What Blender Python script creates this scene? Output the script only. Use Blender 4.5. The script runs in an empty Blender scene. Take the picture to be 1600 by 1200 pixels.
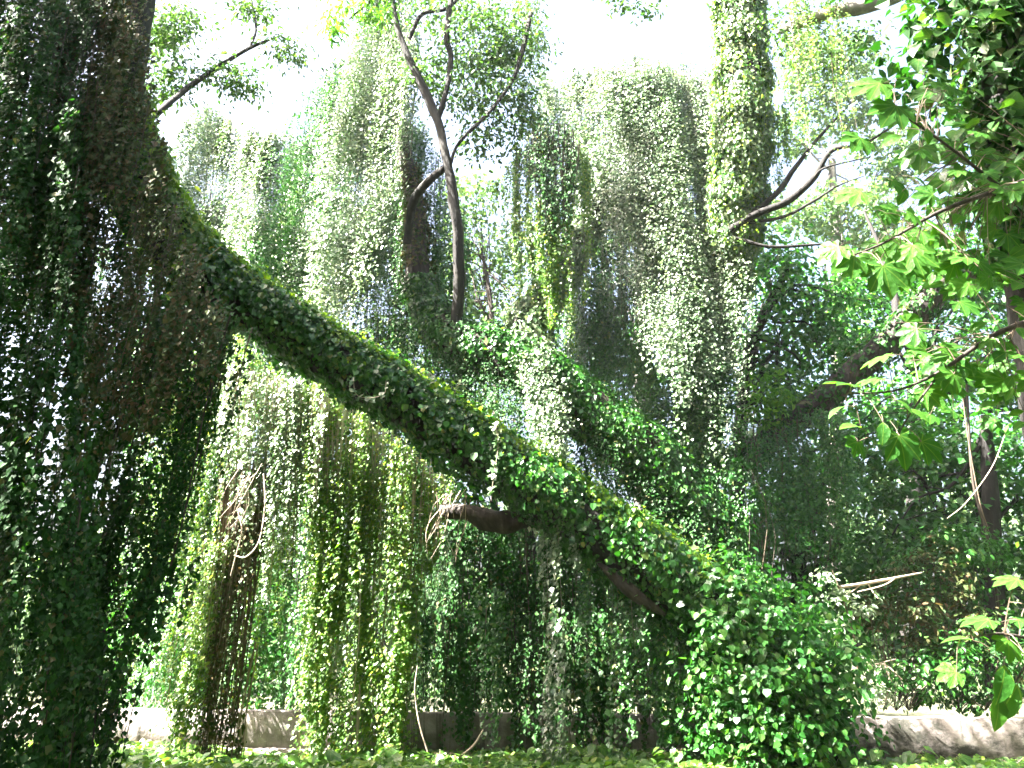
import bpy, math, random
import numpy as np
rng = np.random.default_rng(11)
random.seed(11)
S = bpy.context.scene
C = S.collection

# ------------------------------------------------------------------ camera, sky, sun, exposure
F_PX, PITCH, CAM_Z = 1386.0, math.radians(17.0), 1.6
cam = bpy.data.cameras.new('camera')
cam.sensor_width = 36.0
cam.lens = 36.0 * F_PX / 1600.0
cam.clip_end = 2000
cam_o = bpy.data.objects.new('camera', cam)
cam_o.location = (0, 0, CAM_Z)
cam_o.rotation_euler = (math.pi / 2 + PITCH, 0, 0)
C.objects.link(cam_o)
S.camera = cam_o

SUN_EL, SUN_AZ = math.radians(54), math.radians(254)      # azimuth clockwise from +Y
world = bpy.data.worlds.new('World')
S.world = world
world.use_nodes = True
wn = world.node_tree
bg = wn.nodes['Background']
sky = wn.nodes.new('ShaderNodeTexSky')
sky.sky_type = 'NISHITA'
sky.sun_disc = False
sky.sun_elevation = SUN_EL
sky.sun_rotation = SUN_AZ
sky.air_density = 1.0
sky.dust_density = 10.0
sky.ozone_density = 1.0
wn.links.new(sky.outputs[0], bg.inputs[0])
bg.inputs[1].default_value = 0.052
sun = bpy.data.lights.new('sun', 'SUN')
sun.energy = 5.0
sun.angle = math.radians(0.5)
sun.color = (1.0, 0.96, 0.88)
sun_o = bpy.data.objects.new('sun', sun)
sd = np.array([math.sin(SUN_AZ) * math.cos(SUN_EL), math.cos(SUN_AZ) * math.cos(SUN_EL), math.sin(SUN_EL)])
from mathutils import Vector, Matrix
sun_o.rotation_euler = Vector(-sd).to_track_quat('-Z', 'Y').to_euler()
C.objects.link(sun_o)
S.view_settings.view_transform = 'Standard'
S.view_settings.look = 'None'
S.view_settings.gamma = 1.0
S.view_settings.exposure = 4.15
S.view_settings.use_curve_mapping = False
S.cycles.max_bounces = 8
S.cycles.diffuse_bounces = 4
S.cycles.glossy_bounces = 2
S.cycles.transmission_bounces = 5
S.cycles.transparent_max_bounces = 4

# ------------------------------------------------------------------ helpers
SP, CP = math.sin(PITCH), math.cos(PITCH)


def P(px, py, Y):
    """point at distance Y in front of the viewpoint, seen in direction (px, py) of the 1600x1200 picture"""
    a, b = (px - 800) / F_PX, (600 - py) / F_PX
    dy = CP - b * SP
    dz = SP + b * CP
    k = Y / dy
    return np.array([a * k, Y, CAM_Z + dz * k])


def nrm(v):
    return v / np.maximum(np.linalg.norm(v, axis=-1, keepdims=True), 1e-9)


def smooth(ctrl, n):
    """Catmull-Rom through the rows of ctrl"""
    c = np.asarray(ctrl, float)
    c = np.vstack([2 * c[0] - c[1], c, 2 * c[-1] - c[-2]])
    m = len(c) - 3
    t = np.linspace(0, m - 1e-6, n)
    i = t.astype(int)
    f = (t - i)[:, None]
    p0, p1, p2, p3 = c[i], c[i + 1], c[i + 2], c[i + 3]
    return 0.5 * (2 * p1 + (p2 - p0) * f + (2 * p0 - 5 * p1 + 4 * p2 - p3) * f ** 2 + (3 * p1 - p0 - 3 * p2 + p3) * f ** 3)


class Geo:
    def __init__(s):
        s.v, s.q, s.n = [], [], 0

    def add(s, v, q):
        s.v.append(v.reshape(-1, 3))
        s.q.append(q.reshape(-1, 4) + s.n)
        s.n += len(s.v[-1])

    def build(s, name, mat, parent=None, kind=None, shade=False):
        v = np.concatenate(s.v)
        q = np.concatenate(s.q)
        me = bpy.data.meshes.new(name)
        me.vertices.add(len(v))
        me.vertices.foreach_set('co', v.astype(np.float32).ravel())
        me.loops.add(q.size)
        me.loops.foreach_set('vertex_index', q.astype(np.int32).ravel())
        me.polygons.add(len(q))
        me.polygons.foreach_set('loop_start', np.arange(0, q.size, 4, dtype=np.int32))
        me.polygons.foreach_set('use_smooth', np.full(len(q), shade))
        me.update(calc_edges=True)
        me.materials.append(mat)
        o = bpy.data.objects.new(name, me)
        C.objects.link(o)
        if parent is not None:
            o.parent = parent
            o.matrix_parent_inverse = parent_inv(parent)
        if kind:
            o['kind'] = kind
        return o


def parent_inv(p):
    return Matrix.Translation(p.location).inverted() if p.parent is None else Matrix.Identity(4)


def thing(name, label, cat, loc=(0, 0, 0), group=None):
    o = bpy.data.objects.new(name, None)
    o.empty_display_size = 0.2
    o.location = Vector([float(c) for c in loc])
    C.objects.link(o)
    o['label'] = label
    o['category'] = cat
    if group:
        o['group'] = group
    return o


HEART = np.array([[0, 0, 0], [-.40, .05, .07], [-.42, .52, .04], [0, 1.0, -.12], [.42, .52, .04], [.40, .05, .07]])
OVAL = np.array([[0, 0, 0], [-.26, .25, .06], [-.22, .68, .03], [0, 1.0, -.15], [.22, .68, .03], [.26, .25, .06]])
KITE = np.array([[0, 0, 0], [-.40, .36, .07], [0, 1.0, -.1], [.40, .36, .07]])
SLIM = np.array([[0, 0, 0], [-.14, .25, .03], [-.12, .68, .0], [0, 1.0, -.2], [.12, .68, .0], [.14, .25, .03]])


def leaves(g, pos, nor, tip, size, shape=HEART):
    """one folded six-cornered leaf for every row of pos"""
    n = len(pos)
    if n == 0:
        return
    nor = nrm(nor)
    tip = nrm(tip - (tip * nor).sum(1, keepdims=True) * nor)
    sid = np.cross(tip, nor)
    size = np.broadcast_to(size, (n,))[:, None, None]
    w = rng.uniform(.8, 1.15, (n, 1, 1))
    cup = rng.uniform(-.4, 2.2, (n, 1, 1))
    v = pos[:, None, :] + size * (shape[None, :, 0:1] * w * sid[:, None] + (shape[None, :, 1:2] - .3) * tip[:, None] + shape[None, :, 2:3] * cup * nor[:, None])
    if shape is KITE:
        q = np.array([[0, 3, 2, 1]])[None] + (np.arange(n) * 4)[:, None, None]
    else:
        q = np.array([[0, 3, 2, 1], [0, 5, 4, 3]])[None] + (np.arange(n) * 6)[:, None, None]
    g.add(v, q)


def tube(g, path, rad, seg=8, rough=0.0, freq=3.0):
    """swept tube; path (n,3), rad (n,)"""
    n = len(path)
    t = nrm(np.gradient(path, axis=0))
    ref = np.array([0.31, 0.77, 0.55])
    a = nrm(np.cross(t, ref))
    b = np.cross(t, a)
    th = np.linspace(0, 2 * math.pi, seg, endpoint=False)
    r = np.asarray(rad)[:, None] * np.ones((1, seg))
    if rough > 0:
        s = np.concatenate([[0], np.cumsum(np.linalg.norm(np.diff(path, axis=0), axis=1))])[:, None]
        for k in range(5):
            f = freq * (0.5 + k * 0.6)
            m = rng.integers(1, 6)
            r = r * (1 + rough / (1 + .5 * k) * np.sin(m * th[None] + f * s + rng.uniform(0, 6.3)) * np.sin(f * .7 * s + rng.uniform(0, 6.3)))
    v = path[:, None] + r[..., None] * (np.cos(th)[None, :, None] * a[:, None] + np.sin(th)[None, :, None] * b[:, None])
    i = np.arange(n - 1)[:, None] * seg
    j = np.arange(seg)[None]
    jn = (j + 1) % seg
    q = np.stack([i + j, i + jn, i + seg + jn, i + seg + j], -1)
    g.add(v, q)


def strands(g, top, bot_z, sway, rad=.006, seg=7, leanx=0.0, drop=None):
    """thin hanging stems, three-sided, all at once. top (n,3)"""
    n = len(top)
    if n == 0:
        return
    t = np.linspace(0, 1, seg)[None, :]
    z = top[:, 2:3] + (bot_z[:, None] - top[:, 2:3]) * t
    ph = rng.uniform(0, 6.3, (n, 1))
    k = rng.uniform(.6, 2.2, (n, 1))
    x = top[:, 0:1] + sway * np.sin(ph + z * k) + leanx * (z - top[:, 2:3])
    y = top[:, 1:2] + sway * np.cos(ph * 1.7 + z * k)
    c = np.stack([x, y, z], -1)
    ang = np.array([0, 2.1, 4.2])
    r = (rad * np.clip(np.exp(rng.normal(-.2, .6, (n, 1))), .4, 4) * (1 - .5 * t))[..., None, None]
    off = np.stack([np.cos(ang), np.sin(ang), 0 * ang], -1)[None, None]
    v = c[:, :, None] + r * off
    base = (np.arange(n) * seg * 3)[:, None, None]
    i = (np.arange(seg - 1) * 3)[None, :, None]
    j = np.arange(3)[None, None]
    jn = (j + 1) % 3
    q = np.stack([base + i + j, base + i + jn, base + i + 3 + jn, base + i + 3 + j], -1)
    g.add(v, q)


# ------------------------------------------------------------------ materials
def new_mat(name):
    m = bpy.data.materials.new(name)
    m.use_nodes = True
    t = m.node_tree
    t.nodes.clear()
    return m, t, t.nodes.new, t.links.new


def leaf_mat(name, cols, trans, tmix=.35, rough=.42, spec=.5, patch=None, scale=.6):
    """cols: list of (position, rgb) picked leaf by leaf"""
    m, t, N, L = new_mat(name)
    out = N('ShaderNodeOutputMaterial')
    geo = N('ShaderNodeNewGeometry')
    ramp = N('ShaderNodeValToRGB')
    e = ramp.color_ramp.elements
    while len(e) < len(cols):
        e.new(.5)
    for k, (p, c) in zip(e, cols):
        k.position = p
        k.color = (*c, 1)
    L(geo.outputs['Random Per Island'], ramp.inputs[0])
    col = ramp.outputs[0]
    tc = N('ShaderNodeNewGeometry')
    no = N('ShaderNodeTexNoise')
    no.inputs['Scale'].default_value = scale
    no.inputs['Detail'].default_value = 3
    L(tc.outputs['Position'], no.inputs['Vector'])
    if patch:
        mr = N('ShaderNodeMapRange')
        mr.inputs[1].default_value, mr.inputs[2].default_value = .45, .7
        L(no.outputs[0], mr.inputs[0])
        mx = N('ShaderNodeMixRGB')
        mx.blend_type = 'MIX'
        ml = N('ShaderNodeMath')
        ml.operation = 'MULTIPLY'
        ml.inputs[1].default_value = .6
        L(mr.outputs[0], ml.inputs[0])
        L(ml.outputs[0], mx.inputs[0])
        L(col, mx.inputs[1])
        mx.inputs[2].default_value = (*patch, 1)
        col = mx.outputs[0]
    pr = N('ShaderNodeBsdfPrincipled')
    L(col, pr.inputs['Base Color'])
    pr.inputs['Roughness'].default_value = rough
    pr.inputs['Specular IOR Level'].default_value = spec
    tr = N('ShaderNodeBsdfTranslucent')
    tm = N('ShaderNodeMixRGB')
    tm.blend_type = 'MULTIPLY'
    tm.inputs[0].default_value = 1
    L(col, tm.inputs[1])
    tm.inputs[2].default_value = (*trans, 1)
    L(tm.outputs[0], tr.inputs[0])
    mix = N('ShaderNodeMixShader')
    mix.inputs[0].default_value = tmix
    L(pr.outputs[0], mix.inputs[1])
    L(tr.outputs[0], mix.inputs[2])
    L(mix.outputs[0], out.inputs[0])
    return m


def bark_mat(name, c1, c2, c3, scale=6.0, bump=.6, stretch=(1, 1, .25)):
    m, t, N, L = new_mat(name)
    out = N('ShaderNodeOutputMaterial')
    geo = N('ShaderNodeNewGeometry')
    mp = N('ShaderNodeMapping')
    mp.inputs['Scale'].default_value = stretch
    L(geo.outputs['Position'], mp.inputs[0])
    no = N('ShaderNodeTexNoise')
    no.inputs['Scale'].default_value = scale
    no.inputs['Detail'].default_value = 8
    no.inputs['Roughness'].default_value = .65
    L(mp.outputs[0], no.inputs['Vector'])
    ramp = N('ShaderNodeValToRGB')
    e = ramp.color_ramp.elements
    e.new(.5)
    for k, p, c in zip(e, (.3, .52, .72), (c1, c2, c3)):
        k.position = p
        k.color = (*c, 1)
    L(no.outputs[0], ramp.inputs[0])
    pr = N('ShaderNodeBsdfPrincipled')
    pr.inputs['Roughness'].default_value = .85
    L(ramp.outputs[0], pr.inputs['Base Color'])
    bm = N('ShaderNodeBump')
    bm.inputs['Strength'].default_value = bump
    bm.inputs['Distance'].default_value = .04
    L(no.outputs[0], bm.inputs['Height'])
    L(bm.outputs[0], pr.inputs['Normal'])
    L(pr.outputs[0], out.inputs[0])
    return m


def stem_mat(name, cols):
    m, t, N, L = new_mat(name)
    out = N('ShaderNodeOutputMaterial')
    geo = N('ShaderNodeNewGeometry')
    ramp = N('ShaderNodeValToRGB')
    e = ramp.color_ramp.elements
    while len(e) < len(cols):
        e.new(.5)
    for k, (p, c) in zip(e, cols):
        k.position = p
        k.color = (*c, 1)
    L(geo.outputs['Random Per Island'], ramp.inputs[0])
    pr = N('ShaderNodeBsdfPrincipled')
    pr.inputs['Roughness'].default_value = .7
    L(ramp.outputs[0], pr.inputs['Base Color'])
    L(pr.outputs[0], out.inputs[0])
    return m


IVY = leaf_mat('ivy_leaf', [(0, (.009, .055, .008)), (.45, (.021, .100, .013)), (.85, (.045, .150, .022)), (.975, (.09, .19, .035)), (1, (.22, .22, .06))],
               (1.9, 2.1, .8), .30, .38, .6)
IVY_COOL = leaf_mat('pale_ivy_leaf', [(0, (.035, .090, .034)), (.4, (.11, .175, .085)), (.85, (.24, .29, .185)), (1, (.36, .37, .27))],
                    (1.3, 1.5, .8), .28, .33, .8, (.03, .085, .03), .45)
IVY_WARM = leaf_mat('yellow_green_ivy_leaf', [(0, (.038, .100, .018)), (.45, (.080, .165, .028)), (.85, (.15, .235, .05)), (.96, (.25, .29, .07)), (1, (.34, .27, .10))],
                    (2.2, 2.3, .7), .5, .40, .55)
RIM_GLOW = leaf_mat('rim_glow_ivy_leaf', [(0, (.06, .14, .018)), (.5, (.11, .21, .03)), (1, (.20, .29, .05))], (1.9, 2.0, .6), .45, .4, .5)  # yellow-green colour stands in for backlight glowing through the trunk's upper rim
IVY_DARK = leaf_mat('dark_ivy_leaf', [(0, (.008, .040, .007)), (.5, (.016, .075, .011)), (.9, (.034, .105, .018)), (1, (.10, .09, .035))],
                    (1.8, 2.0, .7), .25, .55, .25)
IVY_BROWN = leaf_mat('withered_ivy_leaf', [(0, (.022, .050, .014)), (.4, (.045, .075, .02)), (.75, (.075, .075, .03)), (1, (.12, .08, .045))],
                     (1.5, 1.5, .7), .25, .6, .2)
CROWN = leaf_mat('crown_leaf', [(0, (.022, .060, .020)), (.5, (.042, .095, .026)), (1, (.09, .15, .045))], (1.7, 1.9, .7), .35, .45, .4)
FERNY = leaf_mat('feathery_leaf', [(0, (.04, .12, .02)), (.6, (.07, .19, .03)), (1, (.14, .26, .05))], (1.9, 2.0, .6), .45, .5, .3)
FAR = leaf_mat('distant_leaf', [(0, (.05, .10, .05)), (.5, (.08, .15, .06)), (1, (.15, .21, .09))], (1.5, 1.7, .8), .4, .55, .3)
BUSH = leaf_mat('bush_leaf', [(0, (.013, .075, .011)), (.5, (.026, .12, .018)), (.9, (.055, .17, .030)), (1, (.12, .22, .05))], (1.8, 2.0, .7), .3, .42, .4)
SILVER = leaf_mat('silvery_leaf', [(0, (.14, .20, .13)), (.5, (.22, .28, .19)), (1, (.34, .38, .28))], (1.2, 1.4, .9), .3, .5, .5)
COVER = leaf_mat('ground_cover_leaf', [(0, (.035, .10, .016)), (.5, (.075, .17, .025)), (.85, (.13, .24, .04)), (1, (.26, .32, .06))], (1.7, 1.9, .6), .35, .4, .5)
BARK = bark_mat('dark_bark', (.004, .003, .003), (.011, .009, .008), (.034, .028, .024), 9.0, 1.0)
BARK_BROWN = bark_mat('red_brown_bark', (.013, .010, .009), (.038, .028, .024), (.10, .075, .067), 9.0, .9)
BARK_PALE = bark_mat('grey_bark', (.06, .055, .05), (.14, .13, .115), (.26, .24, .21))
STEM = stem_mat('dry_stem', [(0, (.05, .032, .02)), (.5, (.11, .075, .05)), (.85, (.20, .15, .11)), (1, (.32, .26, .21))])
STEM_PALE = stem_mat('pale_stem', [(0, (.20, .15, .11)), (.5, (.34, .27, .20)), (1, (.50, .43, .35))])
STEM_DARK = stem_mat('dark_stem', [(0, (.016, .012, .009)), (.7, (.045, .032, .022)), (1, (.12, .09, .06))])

# ------------------------------------------------------------------ ground and wall


def ground_z(x, y):
    return .05 * np.sin(x * .7 + 1) * np.sin(y * .5) + .04 * np.sin(x * 1.9 + y * .8)


def make_ground():
    m, t, N, L = new_mat('leaf_litter_soil')
    out = N('ShaderNodeOutputMaterial')
    geo = N('ShaderNodeNewGeometry')
    no = N('ShaderNodeTexNoise')
    no.inputs['Scale'].default_value = 3
    no.inputs['Detail'].default_value = 9
    L(geo.outputs['Position'], no.inputs['Vector'])
    ramp = N('ShaderNodeValToRGB')
    e = ramp.color_ramp.elements
    e.new(.5)
    for k, p, c in zip(e, (.35, .5, .66), ((.035, .028, .018), (.05, .06, .022), (.11, .10, .06))):
        k.position = p
        k.color = (*c, 1)
    L(no.outputs[0], ramp.inputs[0])
    pr = N('ShaderNodeBsdfPrincipled')
    pr.inputs['Roughness'].default_value = .95
    L(ramp.outputs[0], pr.inputs['Base Color'])
    bm = N('ShaderNodeBump')
    bm.inputs['Distance'].default_value = .05
    L(no.outputs[0], bm.inputs['Height'])
    L(bm.outputs[0], pr.inputs['Normal'])
    L(pr.outputs[0], out.inputs[0])
    xs = np.concatenate([[-600, -200, -80], np.linspace(-40, 40, 121), [80, 200, 600]])
    ys = np.concatenate([[-200, -60], np.linspace(-20, 60, 121), [120, 300, 900]])
    X, Y = np.meshgrid(xs, ys)
    v = np.stack([X, Y, ground_z(X, Y)], -1)
    n = len(xs)
    i = np.arange(len(ys) - 1)[:, None] * n
    j = np.arange(n - 1)[None]
    q = np.stack([i + j, i + j + 1, i + n + j + 1, i + n + j], -1)
    g = Geo()
    g.add(v, q)
    g.build('ground', m, None, 'structure', True)


make_ground()


def concrete_mat():
    m, t, N, L = new_mat('stained_concrete')
    out = N('ShaderNodeOutputMaterial')
    geo = N('ShaderNodeNewGeometry')

    def noise(scale, detail, mapping=None, rough=.6):
        n = N('ShaderNodeTexNoise')
        n.inputs['Scale'].default_value = scale
        n.inputs['Detail'].default_value = detail
        n.inputs['Roughness'].default_value = rough
        if mapping:
            mp = N('ShaderNodeMapping')
            mp.inputs['Scale'].default_value = mapping
            L(geo.outputs['Position'], mp.inputs[0])
            L(mp.outputs[0], n.inputs['Vector'])
        else:
            L(geo.outputs['Position'], n.inputs['Vector'])
        return n.outputs[0]

    base = N('ShaderNodeValToRGB')
    e = base.color_ramp.elements
    e.new(.5)
    for k, p, c in zip(e, (.3, .5, .7), ((.14, .12, .115), (.26, .225, .215), (.42, .39, .375))):
        k.position = p
        k.color = (*c, 1)
    L(noise(2.2, 8), base.inputs[0])
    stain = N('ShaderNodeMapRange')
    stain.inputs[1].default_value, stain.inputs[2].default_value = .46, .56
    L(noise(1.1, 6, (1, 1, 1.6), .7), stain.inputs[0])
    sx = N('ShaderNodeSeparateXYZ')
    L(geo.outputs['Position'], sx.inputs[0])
    along = N('ShaderNodeMapRange')  # real stains, weighted along the wall to colour in its sunlit and shaded ends
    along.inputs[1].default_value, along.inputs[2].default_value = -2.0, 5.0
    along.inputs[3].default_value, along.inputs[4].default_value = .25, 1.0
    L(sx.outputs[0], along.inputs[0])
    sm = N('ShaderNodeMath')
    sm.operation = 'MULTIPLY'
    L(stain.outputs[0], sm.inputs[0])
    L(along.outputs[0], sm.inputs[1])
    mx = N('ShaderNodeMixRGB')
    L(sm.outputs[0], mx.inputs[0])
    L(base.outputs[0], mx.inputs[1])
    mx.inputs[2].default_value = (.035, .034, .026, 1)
    drip = N('ShaderNodeMapRange')
    drip.inputs[1].default_value, drip.inputs[2].default_value = .56, .66
    L(noise(3.0, 4, (2.4, 2.4, .25)), drip.inputs[0])
    mx2 = N('ShaderNodeMixRGB')
    ml = N('ShaderNodeMath')
    ml.operation = 'MULTIPLY'
    ml.inputs[1].default_value = .7
    L(drip.outputs[0], ml.inputs[0])
    L(ml.outputs[0], mx2.inputs[0])
    L(mx.outputs[0], mx2.inputs[1])
    mx2.inputs[2].default_value = (.055, .05, .04, 1)
    pr = N('ShaderNodeBsdfPrincipled')
    pr.inputs['Roughness'].default_value = .9
    L(mx2.outputs[0], pr.inputs['Base Color'])
    bm = N('ShaderNodeBump')
    bm.inputs['Distance'].default_value = .02
    bm.inputs['Strength'].default_value = .8
    L(noise(14, 8), bm.inputs['Height'])
    L(bm.outputs[0], pr.inputs['Normal'])
    L(pr.outputs[0], out.inputs[0])
    return m


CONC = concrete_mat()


def slab(g, A, B, w, z0, z1, n=60, jit=.012):
    """long block from A to B (2-D), w deep, with slightly uneven edges"""
    A, B = np.array(A), np.array(B)
    d = (B - A) / np.linalg.norm(B - A)
    nn = np.array([-d[1], d[0]])
    t = np.linspace(0, 1, n)
    rings = []
    for f, z in ((0, z0), (0, z1 - .02), (.02, z1), (w - .02, z1), (w, z1 - .02), (w, z0)):
        xy = A[None] + (B - A)[None] * t[:, None] + nn[None] * (f + rng.normal(0, jit * .6, (n, 1)))
        rings.append(np.concatenate([xy, z + rng.normal(0, jit * .5, (n, 1))], 1))
    v = np.stack(rings, 1)
    i = np.arange(n - 1)[:, None] * 6
    j = np.arange(6)[None]
    q = np.stack([i + j, i + 6 + j, i + 6 + (j + 1) % 6, i + (j + 1) % 6], -1)
    g.add(v, q)
    a = len(t) * 6 - 6
    g.q.append(np.array([[0, 1, 2, 5], [2, 3, 4, 5], [a, a + 5, a + 2, a + 1], [a + 2, a + 5, a + 4, a + 3]]) + g.n - len(v.reshape(-1, 3)))


WA, WB = (-22.0, 19.6), (16.0, 13.0)
wall = thing('concrete_wall', 'low weathered concrete wall with dark stains behind the hanging vines', 'wall', (0, 16.3, 0))
wall['kind'] = 'thing'
g = Geo()
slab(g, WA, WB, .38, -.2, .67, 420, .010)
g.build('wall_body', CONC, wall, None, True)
g = Geo()
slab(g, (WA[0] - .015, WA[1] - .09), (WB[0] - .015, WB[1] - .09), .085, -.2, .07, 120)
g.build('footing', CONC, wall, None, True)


def wall_y(x):
    return WA[1] + (x - WA[0]) / (WB[0] - WA[0]) * (WB[1] - WA[1])


# ------------------------------------------------------------------ vines


def poly_span(poly, xs):
    """lowest and highest z of the closed outline at each x"""
    lo = np.full(len(xs), np.inf)
    hi = np.full(len(xs), -np.inf)
    m = len(poly)
    for k in range(m):
        (x0, z0), (x1, z1) = poly[k], poly[(k + 1) % m]
        if abs(x1 - x0) < 1e-9:
            continue
        t = (xs - x0) / (x1 - x0)
        ok = (t >= 0) & (t <= 1)
        z = z0 + t * (z1 - z0)
        lo = np.where(ok, np.minimum(lo, z), lo)
        hi = np.where(ok, np.maximum(hi, z), hi)
    return lo, hi


def curtain(label, poly, Y, mat, lai=3.5, leaf=.10, thick=.5, fold=.25, stems=.5, stem=None, lean=0.0, ragged=.5, face=(0, -1), gap=.09,
            up=.65, name='vine_curtain', cat='vine', group='hanging vine curtains', slope=0.0, bushy=.6, jx=.05, thin=.8, shape=KITE, stem_rad=.006):
    """a curtain of leafy hanging shoots; poly is its outline seen from the front, converted to metres at distance Y"""
    leaf *= .58
    w = np.array([P(px, py, Y)[[0, 2]] for px, py in poly])
    w[:, 1] = np.maximum(w[:, 1], .02)
    zc = w[:, 1].max()
    sh = w.copy()
    sh[:, 0] -= lean * (sh[:, 1] - zc)
    x0, x1 = sh[:, 0].min(), sh[:, 0].max()
    ns = max(8, int((x1 - x0) / gap * max(1, thick / .25)))
    sx = rng.uniform(x0, x1, ns)
    lo, hi = poly_span(sh, sx)
    ok = np.isfinite(lo) & (hi > lo + .15)
    sx, lo, hi = sx[ok], lo[ok], hi[ok]
    ns = len(sx)
    ln = hi - lo
    lo = np.maximum(lo + rng.normal(0, ragged, ns) * np.minimum(1, ln / 2), .03)
    hi = hi + rng.normal(0, .08, ns)
    ln = np.maximum(hi - lo, .1)
    sy = rng.uniform(0, 1, ns) ** 1.5 * thick
    ph = rng.uniform(0, 6.3, 4)
    kx = np.array([1.1, 2.3, 4.1, 7.3]) * rng.uniform(.8, 1.2, 4)
    am = fold * np.array([.6, .5, .35, .2])

    def foldf(x, z):
        return sum(a * np.sin(k * x + p + .25 * np.sin(z * .7 + p)) for a, k, p in zip(am, kx, ph))

    def dfold(x, z):
        return sum(a * k * np.cos(k * x + p + .25 * np.sin(z * .7 + p)) for a, k, p in zip(am, kx, ph))

    area = ln.sum() * (x1 - x0) / max(ns, 1)
    la = .42 * leaf * leaf
    n = int(area * lai * 1.05 / la)
    wt = ln * np.exp(rng.normal(0, bushy, ns))
    idx = rng.choice(ns, n, p=wt / wt.sum())
    t = rng.uniform(0, 1, n)
    z = hi[idx] - t * ln[idx]
    swp = rng.uniform(0, 6.3, ns)
    x = sx[idx] + lean * (z - zc) + .04 * np.sin(z * 1.7 + swp[idx])
    fy = foldf(x, z)
    jit = rng.normal(0, 1, (n, 3)) * np.array([jx * .75, .05, .03])
    depth = Y + sy[idx] + fy + slope * (z - zc)
    pos = np.stack([x, depth, z], -1) + jit
    df = dfold(x, z)
    nor = np.stack([df * .8 + face[0], np.full(n, face[1] * 1.0), np.full(n, up)], -1) + rng.normal(0, .42, (n, 3))
    tip = np.stack([rng.normal(0, .35, n), rng.normal(-.25, .25, n), np.full(n, -1.0)], -1)
    size = leaf * np.clip(np.exp(rng.normal(0, .27, n)), .5, 1.7) * (1 + .22 * np.sin(x * 2.1 + ph[0]) * np.sin(z * 1.6 + ph[1]))
    bare = np.sin(x * 3.3 + ph[1] + np.sin(z * .9)) * np.sin(z * 1.25 + ph[2] + np.sin(x * 2.2)) + .5 * np.sin(x * 7 + ph[3]) * np.sin(z * 2.9 + ph[0])
    keep = rng.uniform(0, 1, n) > thin * np.clip((bare - .35) / .5, 0, 1)
    pos, nor, tip, size, x = pos[keep], nor[keep], tip[keep], size[keep], x[keep]
    base = (float(np.mean(x)), float(Y), float(max(0, lo.min())))
    T = thing(name, label, cat, base, group)
    g = Geo()
    leaves(g, pos, nor, tip, size, shape)
    g.build('foliage', mat, T, 'stuff')
    if stems > 0:
        pick = rng.uniform(0, 1, ns) < stems
        top = np.stack([sx + lean * (hi - zc), Y + sy + foldf(sx, hi) + .03 + slope * (hi - zc), hi], -1)[pick]
        g = Geo()
        strands(g, top, np.maximum(lo[pick] - rng.uniform(0, .3, pick.sum()), .02), .05, stem_rad, 8, lean)
        g.build('stems', stem or STEM, T, 'stuff')
    return T


def ivy_on(path, rad, mat, T, lai=3.0, leaf=.10, lo=.0, under=.35, lift=.05, shape=KITE):
    """leaves lying over a stem: path (n,3), rad (n,)"""
    leaf *= .68
    s = np.concatenate([[0], np.cumsum(np.linalg.norm(np.diff(path, axis=0), axis=1))])
    area = (2 * math.pi * (rad[1:] + rad[:-1]) / 2 * np.diff(s)).sum()
    n = int(area * lai * 1.2 / ((.62 if shape is HEART else .42) * leaf * leaf))
    u = rng.uniform(0, s[-1], n)
    tan = nrm(np.gradient(path, axis=0))
    c = np.stack([np.interp(u, s, path[:, k]) for k in range(3)], -1)
    r = np.interp(u, s, rad)
    tv = nrm(np.stack([np.interp(u, s, tan[:, k]) for k in range(3)], -1))
    rd = rng.normal(0, 1, (n, 3))
    rd = nrm(rd - (rd * tv).sum(1, keepdims=True) * tv)
    keep = rng.uniform(0, 1, n) < np.where(rd[:, 2] < -.35, under, 1.0)
    c, r, tv, rd = c[keep], r[keep], tv[keep], rd[keep]
    n = len(c)
    lump = .03 * np.sin(c[:, 0] * 3.1 + rd[:, 2] * 3) + .03 * np.sin(c[:, 2] * 4.7 + rd[:, 0] * 4) + .03 * np.sin(c[:, 0] * 9 + c[:, 2] * 7)
    pos = c + rd * (r + lift + lump + rng.exponential(.035, n))[:, None]
    nor = rd + np.array([0, 0, .35]) + rng.normal(0, .42, (n, 3))
    th_ = np.sin(c[:, 0] * 4.3 + rd[:, 2] * 2.5) * np.sin(c[:, 2] * 3.7 + rd[:, 1] * 3) + .5 * np.sin(c[:, 0] * 11 + rd[:, 2] * 6)
    kp = rng.uniform(0, 1, n) > .75 * np.clip((th_ - .55) / .4, 0, 1)
    pos, nor, n = pos[kp], nor[kp], int(kp.sum())
    down = np.array([0, 0, -1.0]) + rng.normal(0, .35, (n, 3))
    g = Geo()
    leaves(g, pos, nor, down, leaf * np.clip(np.exp(rng.normal(0, .33, n)), .45, 2.1), shape)
    return g.build('ivy_leaves', mat, T, 'stuff')


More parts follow.
